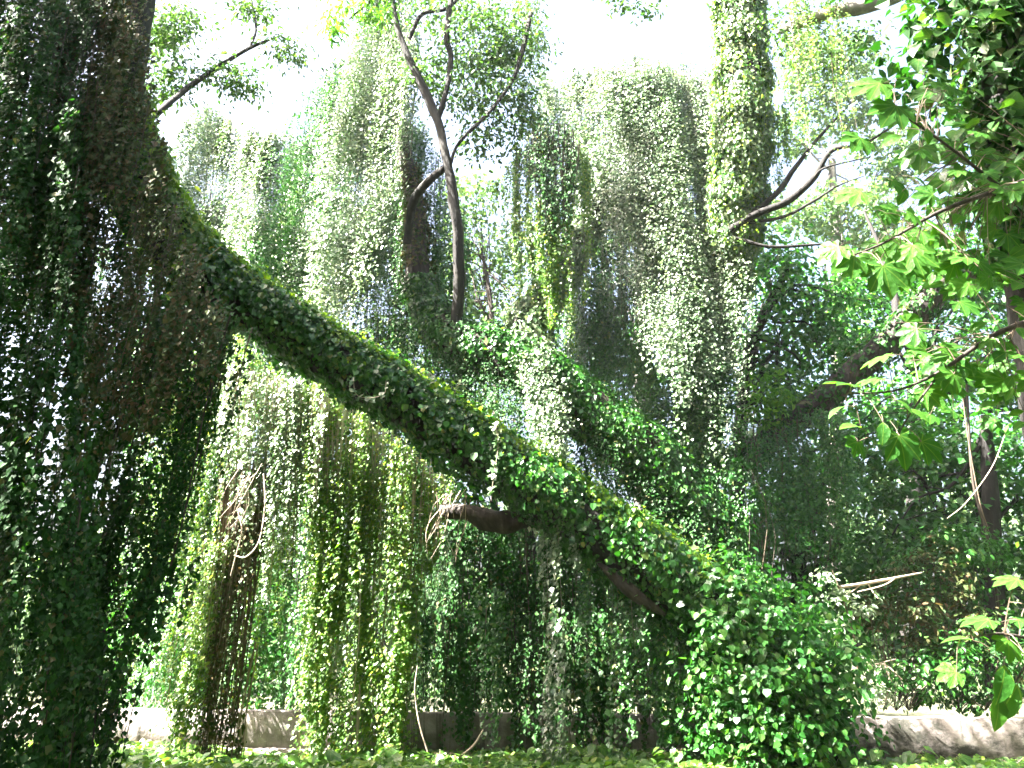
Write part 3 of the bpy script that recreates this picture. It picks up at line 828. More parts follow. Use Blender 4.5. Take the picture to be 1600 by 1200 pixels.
bg_tree('pale sunlit bush tree behind the wall at left', [(310, 1110, 23, .15), (320, 950, 23, .12), (330, 800, 23, .06)],
        [(220, 950, 23, 70, 70), (320, 900, 24, 90, 80), (420, 960, 23, 80, 80), (240, 1050, 22.5, 80, 50), (400, 1060, 22.5, 90, 50), (300, 780, 24, 90, 70)], BUSH, .18, 2.2)
bg_tree('far tree behind the central dim curtain', [(840, 1110, 22, .2), (830, 900, 22, .16), (820, 700, 22, .1)],
        [(700, 900, 23, 100, 90), (850, 880, 23, 100, 90), (1000, 900, 23, 100, 90), (760, 1040, 22, 110, 60), (960, 1040, 22, 110, 60), (1080, 1020, 22, 80, 70), (900, 640, 24, 90, 90), (720, 760, 19, 90, 70), (640, 640, 20, 80, 70), (560, 600, 21, 70, 60), (1000, 560, 24, 100, 90), (700, 620, 24, 100, 100), (600, 700, 24, 100, 120)], IVY_DARK, .18, 2.2)
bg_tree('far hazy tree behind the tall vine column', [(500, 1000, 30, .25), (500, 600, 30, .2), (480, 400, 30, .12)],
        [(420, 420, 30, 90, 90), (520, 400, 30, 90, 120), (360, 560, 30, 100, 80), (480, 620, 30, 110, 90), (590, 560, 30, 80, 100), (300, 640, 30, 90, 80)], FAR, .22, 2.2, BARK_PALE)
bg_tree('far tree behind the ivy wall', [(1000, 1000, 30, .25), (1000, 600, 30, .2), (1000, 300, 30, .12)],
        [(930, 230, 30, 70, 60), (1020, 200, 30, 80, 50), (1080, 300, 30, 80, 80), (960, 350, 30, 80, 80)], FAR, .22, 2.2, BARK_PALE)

# far woodland that closes the view
g = Geo()
T = None
n = 26000
x = rng.uniform(-34, 34, n)
top = 7.5 + 2.2 * np.sin(x * .35 + 1) + 1.3 * np.sin(x * .9) + np.where(x < -12, -3.0, 0)
z = rng.uniform(0, 1, n) * top
y = 38 + 2.5 * np.sin(x * .6) * np.cos(z * .7) + rng.uniform(0, 3, n)
pos = np.stack([x, y, z], -1)
leaves(g, pos, np.array([0, -.8, .7]) + rng.normal(0, .5, (n, 3)), np.array([0, -.2, -1.0]) + rng.normal(0, .5, (n, 3)), rng.uniform(.25, .55, n), OVAL)
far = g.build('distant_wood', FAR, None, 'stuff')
far['label'] = 'far hazy woodland glimpsed between the vines and trees'
far['category'] = 'woodland'

# ------------------------------------------------------------------ base thicket, shrubs, ground cover
def leaf_mesh(name, kind, mat, stem):
    """a broad leaf one unit long with its stalk; base at the origin, tip towards +Y, face up"""
    V, Fc, M = [], [], []
    if kind == 'palmate':
        lobes = [(-118, .42), (-74, .68), (-36, .88), (0, 1.0), (36, .88), (74, .68), (118, .42)]
        val = [-140, -96, -55, -18, 18, 55, 96, 140]
        V.append((0, 0, 0))
        for k, (a, r) in enumerate(lobes):
            a = math.radians(a)
            al, ar = math.radians(val[k]), math.radians(val[k + 1])
            rv0, rv1 = (.36 if k else .2), (.36 if k < 6 else .2)
            hw = .21 * r + .03
            def pt(u, w, h):
                x = math.sin(a) * u + math.cos(a) * w
                y = math.cos(a) * u - math.sin(a) * w
                return (x, y, h - .22 * (x * x + y * y))
            b = len(V)
            V += [(math.sin(al) * rv0, math.cos(al) * rv0, -.02), pt(.62 * r, -hw, .03), pt(.82 * r, -hw * .72, .02), pt(r, 0, -.03), pt(.82 * r, hw * .72, .02), pt(.62 * r, hw, .03),
                  (math.sin(ar) * rv1, math.cos(ar) * rv1, -.02), pt(.5 * r, 0, -.03)]
            Fc += [(0, b + 7, b + 1, b), (b + 7, b + 3, b + 2, b + 1), (0, b + 6, b + 5, b + 7), (b + 7, b + 5, b + 4, b + 3)]
    else:
        prof = [(0, .02), (.12, .30), (.35, .44), (.6, .38), (.82, .2), (1, 0)] if kind == 'heart' else [(0, .02), (.15, .17), (.4, .27), (.65, .25), (.86, .13), (1, 0)]
        for u, w in prof:
            d = -.3 * u * u
            V += [(-w, u, d + .10 * w / .4), (0, u, d), (w, u, d + .10 * w / .4)]
        if kind == 'heart':
            V[0], V[2] = (-.2, -.13, .05), (.2, -.13, .05)
        for k in range(len(prof) - 1):
            b = k * 3
            Fc += [(b, b + 1, b + 4, b + 3), (b + 1, b + 2, b + 5, b + 4)]
    M = [0] * len(Fc)
    b = len(V)
    for k, (yy, zz) in enumerate(((.02, .0), (-.25, -.03), (-.55, -.16))):
        for an in (0, 2.1, 4.2):
            V.append((.014 * math.cos(an), yy, zz - .012 + .014 * math.sin(an)))
    for k in range(2):
        for j in range(3):
            Fc.append((b + k * 3 + j, b + k * 3 + (j + 1) % 3, b + k * 3 + 3 + (j + 1) % 3, b + k * 3 + 3 + j))
            M.append(1)
    me = bpy.data.meshes.new(name)
    me.from_pydata(V, [], Fc)
    me.materials.append(mat)
    me.materials.append(stem)
    me.polygons.foreach_set('material_index', M)
    me.polygons.foreach_set('use_smooth', [True] * len(Fc))
    me.update()
    return me


def big_leaf_mat(name, c0, c1, tr, tmix, rough, spec):
    m, t, N, L = new_mat(name)
    out = N('ShaderNodeOutputMaterial')
    oi = N('ShaderNodeObjectInfo')
    tc = N('ShaderNodeTexCoord')
    no = N('ShaderNodeTexNoise')
    no.inputs['Scale'].default_value = 4
    no.inputs['Detail'].default_value = 5
    L(tc.outputs['Object'], no.inputs['Vector'])
    ad = N('ShaderNodeMath')
    ad.operation = 'MULTIPLY_ADD'
    ad.inputs[1].default_value = .5
    L(no.outputs[0], ad.inputs[0])
    sb = N('ShaderNodeMath')
    sb.operation = 'MULTIPLY_ADD'
    sb.inputs[1].default_value = .8
    sb.inputs[2].default_value = -.15
    L(oi.outputs['Random'], sb.inputs[0])
    L(sb.outputs[0], ad.inputs[2])
    mx = N('ShaderNodeMixRGB')
    L(ad.outputs[0], mx.inputs[0])
    mx.inputs[1].default_value = (*c0, 1)
    mx.inputs[2].default_value = (*c1, 1)
    pr = N('ShaderNodeBsdfPrincipled')
    pr.inputs['Roughness'].default_value = rough
    pr.inputs['Specular IOR Level'].default_value = spec
    sx = N('ShaderNodeSeparateXYZ')
    L(tc.outputs['Object'], sx.inputs[0])

    def mth(op, a, b=None):
        n_ = N('ShaderNodeMath')
        n_.operation = op
        for k_, v_ in enumerate((a, b)):
            if v_ is None:
                continue
            if isinstance(v_, (int, float)):
                n_.inputs[k_].default_value = v_
            else:
                L(v_, n_.inputs[k_])
        return n_.outputs[0]
    ang = mth('DIVIDE', mth('ARCTAN2', sx.outputs[0], sx.outputs[1]), .64)
    rr = mth('SQRT', mth('ADD', mth('MULTIPLY', sx.outputs[0], sx.outputs[0]), mth('MULTIPLY', sx.outputs[1], sx.outputs[1])))
    dv = mth('MULTIPLY', mth('ABSOLUTE', mth('SUBTRACT', mth('FRACT', mth('ADD', ang, 10.5)), .5)), rr)
    vein = mth('MULTIPLY', mth('LESS_THAN', dv, .022), .45)
    vm = N('ShaderNodeMixRGB')
    L(vein, vm.inputs[0])
    L(mx.outputs[0], vm.inputs[1])
    vm.inputs[2].default_value = (c1[0] * 2 + .03, c1[1] * 1.4, c1[2] * 2, 1)
    mx = vm
    L(mx.outputs[0], pr.inputs['Base Color'])
    bm = N('ShaderNodeBump')
    bm.inputs['Distance'].default_value = .03
    bm.inputs['Strength'].default_value = .35
    L(no.outputs[0], bm.inputs['Height'])
    L(bm.outputs[0], pr.inputs['Normal'])
    tm = N('ShaderNodeMixRGB')
    tm.blend_type = 'MULTIPLY'
    tm.inputs[0].default_value = 1
    L(mx.outputs[0], tm.inputs[1])
    tm.inputs[2].default_value = (*tr, 1)
    tl = N('ShaderNodeBsdfTranslucent')
    L(tm.outputs[0], tl.inputs[0])
    ms = N('ShaderNodeMixShader')
    ms.inputs[0].default_value = tmix
    L(pr.outputs[0], ms.inputs[1])
    L(tl.outputs[0], ms.inputs[2])
    L(ms.outputs[0], out.inputs[0])
    return m


BIG = big_leaf_mat('big_lobed_leaf', (.018, .085, .010), (.055, .16, .018), (2.2, 2.2, .6), .42, .5, .3)
WEED = big_leaf_mat('weed_leaf', (.035, .11, .018), (.10, .22, .035), (1.7, 1.8, .6), .33, .36, .55)
VINE_BIG = big_leaf_mat('broad_vine_leaf', (.022, .08, .014), (.06, .15, .025), (1.9, 2.0, .6), .33, .36, .5)
LEAF_PALM = leaf_mesh('lobed_leaf', 'palmate', BIG, STEM)
LEAF_OVAL = leaf_mesh('oval_leaf', 'oval', BIG, STEM)
LEAF_WEED = leaf_mesh('weed_leaf', 'heart', WEED, STEM)
LEAF_VINE = leaf_mesh('vine_leaf', 'heart', VINE_BIG, STEM)


def leaf_part(T, me, pos, nor, tip, size, name='leaf'):
    nor = Vector(nor).normalized()
    tip = Vector(tip)
    tip = (tip - nor * tip.dot(nor)).normalized()
    sid = tip.cross(nor)
    m = Matrix((sid, tip, nor)).transposed().to_4x4() @ Matrix.Scale(size, 4)
    m.translation = Vector(pos)
    o = bpy.data.objects.new(name, me)
    C.objects.link(o)
    o.parent = T
    o.matrix_parent_inverse = parent_inv(T)
    o.matrix_basis = m
    return o


# thicket at the foot of the great trunk
T = thing('vine_thicket', 'bushy mound of broad leaves swallowing the foot of the great trunk', 'thicket', P(1230, 1190, 14.2))
crown_leaves(T, [(1150, 900, 14.0, 50, 55), (1210, 960, 13.9, 80, 70), (1250, 1040, 13.9, 90, 80), (1180, 1040, 13.8, 90, 90), (1280, 1120, 13.9, 75, 70), (1150, 1130, 13.9, 70, 60), (1230, 1150, 13.7, 90, 50)], BUSH, .095, 3.4, HEART, 'foliage', .2)
for k in range(280):
    a = rng.uniform(0, 1)
    px = 1120 + 190 * a + rng.normal(0, 45)
    py = 900 + 190 * a + rng.uniform(-40, 170) * (1 - .3 * a)
    pos = P(px, min(py, 1190), 13.15 + rng.uniform(0, .5))
    leaf_part(T, LEAF_VINE, pos, (rng.normal(-.1, .6), -.7 + rng.normal(0, .5), .6 + rng.normal(0, .4)), (rng.normal(.2, .6), -.3, -1), rng.uniform(.06, .145))

# ground cover
g = Geo()
n = 30000
x = rng.uniform(-13, 13, n)
y = 11.5 + rng.uniform(0, 1, n) ** 1.3 * 6.5
clump = .5 + .5 * np.sin(x * 1.3 + np.sin(y * 1.7)) * np.sin(y * 1.1 + 1.7 * np.sin(x * .8))
z = ground_z(x, y) + rng.uniform(.03, .10, n) + clump * .10 * rng.uniform(0, 1, n)
ok = y < wall_y(x) - .12
pos = np.stack([x, y, z], -1)[ok]
m = len(pos)
leaves(g, pos, np.array([0, -.35, 1.0]) + rng.normal(0, .4, (m, 3)), rng.normal(0, 1, (m, 3)) * np.array([1, 1, .3]), rng.uniform(.06, .15, m), HEART)
gc = g.build('ground_cover', COVER, None, 'stuff')
gc['label'] = 'low sunlit ground cover of small green leaves in front of the wall'
gc['category'] = 'ground cover'


def weed(label, px, Y, n, size, hgt=.35, me=None, name='leafy_weed'):
    base = P(px, 1190, Y)
    base[2] = float(ground_z(base[0], base[1]))
    T = thing(name, label, 'weed', base, 'broad-leaved weeds along the bottom edge')
    g = Geo()
    tops = []
    for k in range(max(2, n // 4)):
        tp = base + np.array([rng.normal(0, .22), rng.normal(0, .2), hgt * rng.uniform(.5, 1.1)])
        tops.append(tp)
        tube(g, smooth(np.array([base, (base + tp) / 2 + rng.normal(0, .03, 3), tp]), 6), np.linspace(.007, .003, 6), 4)
    g.build('stalks', STEM, T, 'stuff')
    for k in range(n):
        tp = tops[k % len(tops)]
        f = rng.uniform(.45, 1)
        pos = base + (tp - base) * f
        d = rng.normal(0, 1, 3)
        d[2] = rng.uniform(-.5, .3)
        leaf_part(T, me or LEAF_WEED, pos + d * .06, (d[0] * .4, d[1] * .4 - .4, 1), d, size * rng.uniform(.7, 1.25))


WEEDS = [('broad-leaved weed at the foot of the dark left curtain', 175, 14.3), ('broad-leaved weed under the slim sunlit strand', 250, 14.2), ('sunlit weed below the brown stem bundle', 345, 14.2),
         ('bright white-lit weed left of the bright vine column foot', 440, 14.2), ('sunlit yellow-green weed at the foot of the bright vine column', 520, 14.1), ('weed at the foot of the yellowish vine column', 610, 14.2),
         ('weed right of the yellowish vine column foot', 690, 14.2), ('weed below the thin free strand', 765, 14.2), ('pale weed at the foot of the white-lit strand', 870, 14.1),
         ('weed between the white strand foot and the base thicket', 950, 14.2), ('sunlit weed left of the base thicket', 1040, 14.1), ('bright weed under the left side of the base thicket', 1120, 13.8),
         ('tall pale-leaved weed in front of the base thicket', 1200, 13.7), ('sunlit weed at the right foot of the base thicket', 1300, 13.8), ('yellow-green weed before the stained wall near the thicket', 1400, 13.8),
         ('yellow-green weed before the middle of the stained wall', 1480, 13.8), ('weed at the bottom right corner before the wall', 1570, 13.7)]
for lab, px, Y in WEEDS:
    weed(lab, px, Y, int(rng.integers(12, 20)), .2, .42 if 'tall' in lab else .3)

# silvery shrub, scrub, dead wood at right
T = thing('shrub', 'small shrub with silvery white leaves just right of the thicket top', 'shrub', P(1330, 1090, 15.3))
limb(T, [(1345, 1090, 15.4, .03), (1335, 1000, 15.3, .02), (1315, 930, 15.2, .012), (1300, 890, 15.2, .005)], STEM, 'stem', 12, 5)
crown_leaves(T, [(1305, 915, 15.2, 28, 35), (1330, 950, 15.2, 25, 25), (1320, 980, 15.3, 20, 20)], SILVER, .10, 1.7, OVAL, 'foliage', .1)
T = thing('shrub', 'tiny white-leaved shrub on top of the wall right of the thicket', 'shrub', P(1385, 1105, 15.0))
limb(T, [(1385, 1108, 15.6, .02), (1385, 1090, 15.5, .012), (1390, 1075, 15.5, .006)], STEM, 'stem', 8, 5)
crown_leaves(T, [(1385, 1092, 15.5, 26, 14), (1365, 1098, 15.5, 15, 10)], SILVER, .10, 2.0, SLIM, 'foliage', .08)
for lab, bl, mt in [('dark undergrowth shrub behind the wall at far right', [(1540, 1060, 16.6, 80, 50), (1590, 1000, 16.8, 60, 60)], IVY_DARK),
                    ('green undergrowth shrub behind the wall right of the silvery shrub', [(1420, 1060, 16.3, 60, 45), (1480, 1040, 16.5, 60, 50)], BUSH),
                    ('twiggy brownish scrub above the stained wall', [(1400, 960, 16.8, 70, 60), (1450, 900, 17.2, 70, 60), (1480, 990, 17, 60, 50)], IVY_BROWN),
                    ('soft green arching shrub in front of the dark right background', [(1500, 860, 17.5, 70, 40), (1540, 900, 17.6, 40, 70), (1450, 880, 17.6, 50, 40)], BUSH),
                    ('lit leafy shrub beside the lower ivy drape right of the second trunk', [(1140, 700, 16.4, 35, 70), (1160, 780, 16.4, 35, 50), (1130, 840, 16.3, 30, 40)], BUSH),
                    ('sunlit pale bush below the leafy tree right of centre', [(1200, 640, 18.2, 50, 50), (1230, 610, 18.4, 40, 30)], FERNY)]:
    T = thing('shrub', lab, 'shrub', P(bl[0][0], 1105, bl[0][2]), 'shrubs of the undergrowth')
    rt = P(bl[0][0], 1110, bl[0][2])
    twigs(T, rt, [P(b[0] + rng.uniform(-.6, .6) * b[3], b[1] + rng.uniform(-.6, .6) * b[4], b[2]) for b in bl for _ in range(7)], .010, STEM_DARK, 'twigs')
    crown_leaves(T, bl, mt, .11, 1.7, OVAL, 'foliage', .16)


def stick(label, rows, mat=STEM_PALE, name='dead_branch', cat='branch', side=(), seg=6):
    T = thing(name, label, cat, P(*rows[0][:3]))
    limb(T, rows, mat, 'stem', 24, seg, .05)
    for s_ in side:
        limb(T, s_, mat, 'twig', 14, 5, .05)


stick('bare pale dead branch with side twigs right of the silvery shrub', [(1440, 895, 15.6, .012), (1400, 903, 15.4, .025), (1350, 912, 15.2, .03), (1310, 918, 15.1, .03)],
      side=[[(1400, 903, 15.4, .014), (1380, 915, 15.2, .014), (1340, 925, 15.1, .01)], [(1355, 911, 15.2, .012), (1362, 922, 15.2, .01), (1372, 935, 15.1, .006)], [(1345, 914, 15.2, .012), (1330, 925, 15.1, .01), (1322, 928, 15.0, .006)]])
stick('small cluster of bare dead twigs above the stained wall', [(1345, 1045, 15.8, .008), (1380, 1038, 15.7, .014), (1410, 1062, 15.6, .012)],
      side=[[(1382, 1035, 15.7, .012), (1386, 1050, 15.6, .012), (1394, 1066, 15.5, .006)], [(1360, 1042, 15.7, .008), (1375, 1036, 15.6, .012), (1400, 1030, 15.6, .006)]])
stick('long thin pale stem slanting across the dark right background', [(1570, 680, 14.5, .007), (1550, 730, 14.5, .009), (1510, 785, 14.6, .009), (1480, 810, 14.8, .005)])
stick('thin pale stem leaning out of the ground left of the thin free strand', [(715, 1185, 14.3, .02), (740, 1165, 14.3, .02), (755, 1140, 14.4, .012)])
stick('thin bowed stem standing beside the yellowish vine column', [(668, 1175, 14.2, .012), (655, 1130, 14.3, .012), (648, 1080, 14.4, .008), (652, 1040, 14.5, .006)])
stick('pale looping bare vine stem below the whitish vine tangle', [(412, 740, 14.6, .012), (414, 790, 14.5, .013), (405, 845, 14.4, .014), (385, 870, 14.4, .014), (366, 868, 14.5, .01)], name='bare_vine', cat='vine')
stick('straight pale bare stem dropping through the whitish vine tangle', [(372, 800, 14.6, .010), (378, 830, 14.5, .012), (368, 870, 14.5, .010), (360, 900, 14.5, .006)], name='bare_vine', cat='vine')
stick('bare vertical stem climbing the dark background at far right', [(1510, 600, 18, .03), (1520, 750, 18, .03), (1545, 850, 18, .03), (1560, 960, 18, .03), (1565, 1100, 18, .03)], STEM_DARK, name='bare_vine', cat='vine')
stick('pale vertical stem beside the dark one at far right', [(1502, 600, 17.8, .012), (1512, 680, 17.8, .014), (1530, 780, 17.8, .012), (1545, 830, 17.8, .008)], STEM, name='bare_vine', cat='vine')

# ------------------------------------------------------------------ near branches at right
def leafy_branch(label, twig_rows, spots, name='leafy_branch'):
    """spots: (px, py, Y, size in px of the picture, kind, tip direction dx, dz, tilt)"""
    T = thing(name, label, 'branch', P(*twig_rows[0][0][:3]))
    paths = []
    for k, rws in enumerate(twig_rows):
        p, r, _ = limb(T, rws, BARK_BROWN, 'branch' if k == 0 else 'twig', 22, 7, .05)
        paths.append(p)
    al = np.concatenate(paths)
    g = Geo()
    for px, py, Y, spx, kind, dx, dz, tilt in spots:
        pos = P(px, py, Y)
        size = spx * Y / F_PX
        me = LEAF_PALM if kind == 'p' else LEAF_OVAL
        leaf_part(T, me, pos, (rng.normal(0, .25), -math.cos(tilt), math.sin(tilt)), (dx, rng.normal(-.15, .15), dz), size)
        nr = al[np.argmin(((al - pos) ** 2).sum(1))]
        mid = (pos + nr) / 2 + np.array([0, 0, .04])
        tube(g, smooth(np.array([nr, mid, pos]), 5), np.linspace(.004, .0025, 5), 3)
    g.build('petioles', STEM, T, 'stuff')
    return T


def rand_spots(region, n, Yr, sr, palm=.6):
    poly = np.array(region, float)
    out = []
    while len(out) < n:
        x, y = rng.uniform(poly[:, 0].min(), poly[:, 0].max()), rng.uniform(poly[:, 1].min(), poly[:, 1].max())
        ins = False
        for k in range(len(poly)):
            (x0, y0), (x1, y1) = poly[k], poly[(k + 1) % len(poly)]
            if (y0 > y) != (y1 > y) and x < (x1 - x0) * (y - y0) / (y1 - y0) + x0:
                ins = not ins
        if ins:
            out.append((x, y, rng.uniform(*Yr), rng.uniform(*sr), 'p' if rng.uniform() < palm else 'o', rng.normal(-.5, .6), rng.uniform(-1, .1), rng.uniform(.1, 1.0)))
    return out


leafy_branch('near branch of big lobed leaves in the middle of the right side, tips sunlit', [[(1680, 480, 5.6, .025), (1560, 520, 5.5, .018), (1470, 580, 5.4, .012), (1400, 610, 5.3, .007), (1330, 615, 5.2, .004)], [(1470, 580, 5.4, .009), (1420, 650, 5.3, .006), (1400, 690, 5.3, .003)]],
             [(1330, 600, 5.2, 48, 'p', -1, .1, 1.25), (1385, 555, 5.25, 46, 'p', -.6, .3, 1.2), (1375, 590, 5.25, 42, 'p', -.3, .3, 1.1), (1425, 548, 5.3, 34, 'p', .2, .4, 1.1), (1405, 680, 5.2, 58, 'p', .1, -1, .25), (1440, 690, 5.3, 46, 'p', .8, -.8, .3),
              (1345, 668, 5.1, 46, 'o', -1, -.4, 1.2), (1380, 660, 5.1, 40, 'o', -.2, -1, .4), (1420, 640, 5.2, 36, 'o', .5, -.6, .8), (1400, 625, 5.2, 34, 'o', .6, -.3, .9), (1340, 690, 5.2, 36, 'p', -.6, -1, .5), (1445, 610, 5.4, 44, 'p', .4, -.6, .4), (1480, 560, 5.5, 60, 'p', -.4, -.7, .5), (1320, 635, 5.15, 38, 'o', -1, -.1, 1.3)]
             + rand_spots([(1400, 480), (1620, 400), (1620, 660), (1520, 690), (1440, 640)], 52, (5.3, 6.3), (24, 44)))
leafy_branch('near branch crowded with big green lobed leaves at upper right', [[(1700, 250, 5.8, .03), (1580, 290, 5.7, .02), (1470, 330, 5.5, .014), (1380, 380, 5.4, .008), (1300, 410, 5.3, .004)], [(1560, 290, 5.7, .014), (1470, 220, 5.6, .01), (1380, 160, 5.5, .005)]],
             [(1375, 130, 5.4, 62, 'p', -.7, -.3, .5), (1400, 165, 5.4, 66, 'p', -.6, -.8, .4), (1345, 215, 5.4, 52, 'p', -.6, -.9, .5), (1440, 230, 5.5, 60, 'p', -.3, -.9, .5), (1345, 300, 5.4, 52, 'p', -1, -.3, .6), (1380, 415, 5.3, 62, 'p', .1, -1, .2), (1335, 400, 5.3, 58, 'p', -.8, -.6, .4), (1310, 385, 5.3, 50, 'p', -1, -.5, .5), (1425, 390, 5.4, 60, 'p', .2, -1, .3)]
             + rand_spots([(1385, 110), (1480, 120), (1620, 200), (1620, 430), (1480, 470), (1330, 420), (1395, 300)], 150, (5.3, 6.6), (24, 44), .75))
leafy_branch('near sprig of large rounded leaves at the lower right edge', [[(1700, 1010, 5.3, .02), (1620, 1000, 5.2, .012), (1560, 990, 5.1, .007), (1500, 1000, 5.0, .004)], [(1620, 1000, 5.2, .008), (1590, 1060, 5.1, .005), (1560, 1090, 5.0, .003)]],
             [(1545, 968, 5, 44, 'p', -1, .1, 1.2), (1590, 968, 5, 40, 'p', .4, .2, 1.2), (1520, 1000, 5, 44, 'o', -1, 0, 1.3), (1495, 1050, 5, 34, 'p', -1, -.3, .6), (1570, 1040, 5, 60, 'o', -.5, -1, .4), (1590, 1070, 5.1, 66, 'o', -.8, -.9, .4), (1560, 1085, 5.1, 52, 'o', -.3, -1, .3), (1600, 1020, 5, 50, 'o', .2, -1, .5), (1590, 905, 5, 40, 'p', -.8, .1, 1.1), (1605, 945, 5.1, 46, 'o', .5, -.6, .8), (1575, 1000, 5.1, 40, 'p', -.3, -.7, .6)])

# vine-clad near tree at the right edge
T = thing('vine_clad_tree', 'near tree trunk at the right edge smothered in dark heart-shaped leaves', 'tree', (4.2, 6.8, 0))
p, r, TR = limb(T, [(1690, 1500, 7, .2), (1660, 900, 7, .18), (1610, 500, 6.9, .17), (1575, 250, 6.8, .16), (1560, 50, 6.7, .15), (1560, -200, 6.6, .14)], BARK, 'trunk', 50, 12, .1)
ivy_on(p[22:], r[22:], IVY_DARK, T, 3.2, .12, under=1)
crown_leaves(T, [(1450, 40, 7.2, 60, 70), (1530, 60, 7.2, 80, 90), (1590, 150, 7.3, 60, 90), (1500, 150, 7.4, 70, 70), (1420, 120, 7.6, 40, 60), (1590, 320, 7.4, 50, 90), (1470, -40, 7.2, 120, 60)], IVY_DARK, .12, 2.4, HEART, 'foliage', .22)
for k in range(240):
    px, py = rng.uniform(1400, 1620), rng.uniform(-30, 330)
    if px < 1430 + py * .25 - 20:
        continue
    leaf_part(T, LEAF_VINE, P(px, py, rng.uniform(6.2, 6.9)), (rng.normal(0, .5), -.5 + rng.normal(0, .3), .7), (rng.normal(0, .6), -.2, -1), rng.uniform(.10, .19))

# ------------------------------------------------------------------ unseen trees added around and behind the viewpoint to shade the scene
SHADE_TREES = [('unseen leafy shade tree in the row behind the viewpoint, far left', (-18, -9, 0), [(-18, -8, 12, 5, 3, 4), (-18, -9, 5, 5, 2, 5)]),
        ('unseen leafy shade tree in the row behind the viewpoint, left', (-9, -11, 0), [(-9, -10, 12, 5, 3, 4), (-9, -11, 5, 5, 2, 5)]),
        ('unseen leafy shade tree in the row straight behind the viewpoint', (1, -13, 0), [(1, -12, 12, 6, 3, 4), (1, -13, 5, 6, 2, 5)]),
        ('unseen leafy shade tree in the row behind the viewpoint, right', (9, -11, 0), [(9, -10, 12, 5, 3, 4), (9, -11, 5, 5, 2, 5)]),
        ('unseen leafy shade tree in the row behind the viewpoint, far right', (18, -8, 0), [(18, -7, 12, 5, 4, 4), (18, -8, 5, 5, 3, 5)]),
        ('unseen leafy shade tree on the right flank of the viewpoint', (17, 3, 0), [(17, 3, 12, 3, 6, 4), (17, 3, 5, 2, 6, 5)]),
        ('unseen leafy shade tree on the left flank of the viewpoint', (-19, 1, 0), [(-19, 1, 12, 3, 6, 4), (-19, 1, 5, 2, 6, 5)]),
        ('unseen tall shade tree standing behind the viewpoint', (0, -9, 0), [(0, -8, 15, 7, 6, 2.5), (0, -12, 6, 8, 1.5, 7)]),
        ('unseen tall shade tree standing behind the viewpoint to the left', (-11, -5, 0), [(-11, -4, 15, 6, 6, 2.5), (-15, -8, 6, 4, 4, 7)]),
        ('unseen tall shade tree standing behind the viewpoint to the right', (11, -5, 0), [(11, -4, 15, 6, 6, 2.5), (15, -8, 6, 4, 4, 7)]),
        ('unseen tall shade tree spreading its crown over the viewpoint', (-3.5, 1, 0), [(1.5, 1.0, 15, 4, 4.5, 1.8), (4.5, 5.0, 15.5, 4, 4.0, 1.8)]),
        ('unseen tall shade tree left of the viewpoint', (-14, 4, 0), [(-13, 3, 14.5, 5, 4, 2), (-17, 5, 7, 1.5, 6, 7)]),
        ('unseen tall shade tree right of the viewpoint', (10, 3, 0), [(9.5, 4.5, 14.5, 4.5, 5, 2), (14, 6, 6, 1.5, 8, 7)]),
        ('unseen broad shade tree beyond the left picture edge', (-14, 11, 0), [(-13.5, 11, 6, 1.6, 3.2, 4.5), (-14, 10, 12.5, 3, 2.5, 2)]),
        ('unseen tall shade tree beyond the right picture edge', (14.5, 15, 0), [(14.5, 14, 12, 3.0, 5, 3), (15.5, 15, 5, 1.5, 6, 5)])]
for lab, base, bl in SHADE_TREES:
    T = thing('unseen_shade_tree', lab, 'tree', base, 'unseen shade trees around the viewpoint')
    b = np.array(base, float)
    top = np.array(bl[0][:3], float)
    pth = smooth(np.array([b, b * [1, 1, 0] + [0.2, .1, 5], (b + top) / 2 + [0, 0, 2.5], top]), 20)
    g = Geo()
    tube(g, pth, np.linspace(.38, .1, 20), 10, .1)
    g.build('trunk', BARK, T, None, True)
    crown_leaves(T, [('w', *k) for k in bl], CROWN, .8, 6.0, KITE, 'crown', .8, per=8)

# ------------------------------------------------------------------ small shoots, roots and tendrils
def loose_shoot(label, start, pts_px, mat=STEM_PALE, rad=.007, lf=0, lmat=None):
    T = thing('vine_shoot', label, 'vine', P(*start))
    c = np.array([P(*q) for q in [start] + pts_px])
    pth = smooth(c, 26)
    g = Geo()
    tube(g, pth, np.linspace(rad, rad * .5, 26), 4)
    g.build('stem', mat, T)
    if lf:
        g = Geo()
        i = rng.integers(0, 26, lf)
        leaves(g, pth[i] + rng.normal(0, .035, (lf, 3)), np.array([-.3, -.6, .9]) + rng.normal(0, .4, (lf, 3)), np.array([0, -.2, -1]) + rng.normal(0, .4, (lf, 3)), rng.uniform(.06, .11, lf))
        g.build('foliage', lmat or IVY_COOL, T, 'stuff')


loose_shoot('pale leafy shoot sagging in a loop on the face of the great trunk', (552, 590, 13.1), [(556, 615, 13.0), (575, 622, 13.0), (600, 615, 13.0), (603, 595, 13.1)], lf=34)
loose_shoot('curly pale tendril rising above the great trunk left of the centre', (645, 590, 13.6), [(655, 583, 13.6), (668, 580, 13.6), (676, 588, 13.6), (672, 598, 13.6)], lf=10)
loose_shoot('small leafy tendril standing up from the great trunk below the dim drape', (712, 640, 13.7), [(710, 620, 13.7), (714, 603, 13.7), (722, 600, 13.7)], lf=8)
loose_shoot('small curled tendril on the crest of the great trunk', (778, 690, 13.8), [(776, 678, 13.8), (783, 672, 13.8), (788, 680, 13.8)], lf=4)
loose_shoot('pale leafy shoot hanging down the face of the great trunk above the broken limb', (775, 660, 13.3), [(778, 700, 13.3), (772, 740, 13.3), (768, 770, 13.3)], lf=46)
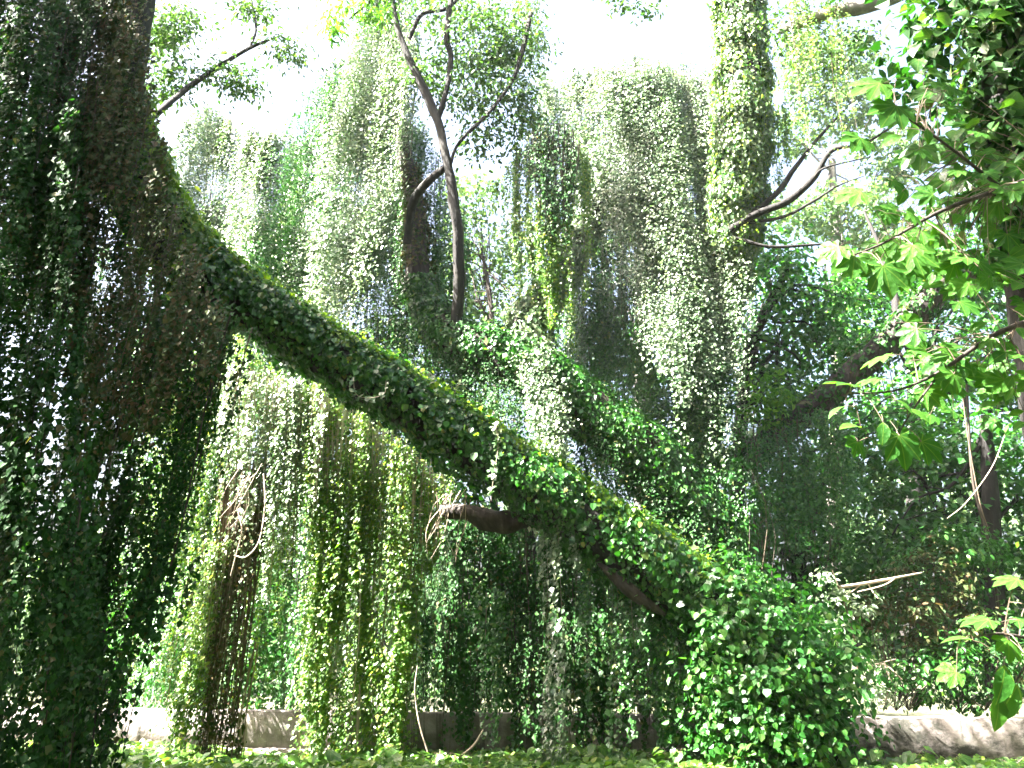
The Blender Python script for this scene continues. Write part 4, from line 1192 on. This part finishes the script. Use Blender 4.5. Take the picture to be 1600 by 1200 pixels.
loose_shoot('pale shoot with stem leaning off the bend at the upper end of the great trunk', (345, 385, 12.2), [(325, 400, 12.1), (300, 408, 12.1), (275, 416, 12.1)], lf=8, lmat=IVY_WARM)
loose_shoot('V-shaped hanging leafy shoot high on the flat-topped ivy wall', (880, 130, 17.6), [(895, 165, 17.5), (905, 183, 17.5), (915, 165, 17.5), (920, 130, 17.6)], lf=50)
loose_shoot('bare pale stem dangling in front of the ivy-draped right tree', (1165, 430, 17), [(1172, 460, 17), (1180, 485, 17)], rad=.012)
loose_shoot('pale curved shoot over the sunlit ivy drape behind the great trunk', (305, 365, 19), [(320, 355, 18.9), (315, 375, 18.8), (330, 385, 18.8)], rad=.012)
for k, (lab, x0) in enumerate([('bundle of pink-brown roots dangling left of the broken limb', 690), ('wisp of brown roots dangling from the tip of the broken limb', 712), ('bundle of pale roots spilling out of the whitish vine tangle', 370)]):
    y0, Y = (772, 14.7) if k < 2 else (740, 14.5)
    T = thing('hanging_roots', lab, 'roots', P(x0, y0, Y), 'root bundles')
    g = Geo()
    for q in range(9 if k != 1 else 5):
        a = P(x0 + rng.normal(14, 10), y0 + rng.normal(0, 8), Y + rng.normal(0, .1))
        b_ = P(x0 - rng.uniform(0, 30) * (k != 1), y0 + rng.uniform(50, 110), Y + rng.normal(0, .15))
        m_ = (a + b_) / 2 + rng.normal(0, .09, 3)
        tube(g, smooth(np.array([a, m_, b_]), 9), np.linspace(.008, .003, 9), 4)
    g.build('roots', STEM_PALE, T, 'stuff')


# ------------------------------------------------------------------ the hazy midday air under the trees
m, t, N, L = new_mat('air')
out = N('ShaderNodeOutputMaterial')
pv = N('ShaderNodeVolumePrincipled')
pv.inputs['Color'].default_value = (.9, .95, 1, 1)
pv.inputs['Density'].default_value = .0003
pv.inputs['Anisotropy'].default_value = .3
L(pv.outputs[0], out.inputs['Volume'])
g = Geo()
bx = np.array([[x, y, z] for z in (-1.5, 24) for y in (-22, 48) for x in (-42, 42)], float)
g.add(bx, np.array([[0, 2, 3, 1], [4, 5, 7, 6], [0, 1, 5, 4], [2, 6, 7, 3], [0, 4, 6, 2], [1, 3, 7, 5]]))
hz = g.build('haze', m, None, 'stuff')
hz['label'] = 'thin bright haze hanging in the air between the vines'
hz['category'] = 'haze'
bg_tree('leafy tree just beyond the right picture edge behind the wall', [(1800, 1100, 19, .25), (1790, 700, 19, .2), (1780, 400, 19, .12)],
        [(1720, 420, 19.5, 90, 90), (1850, 500, 19.5, 110, 110), (1730, 640, 19.5, 100, 100), (1860, 760, 19.5, 110, 110), (1720, 880, 19.5, 100, 100), (1850, 1000, 19, 110, 90), (1760, 250, 20, 100, 90)], BUSH, .25, 2.6)
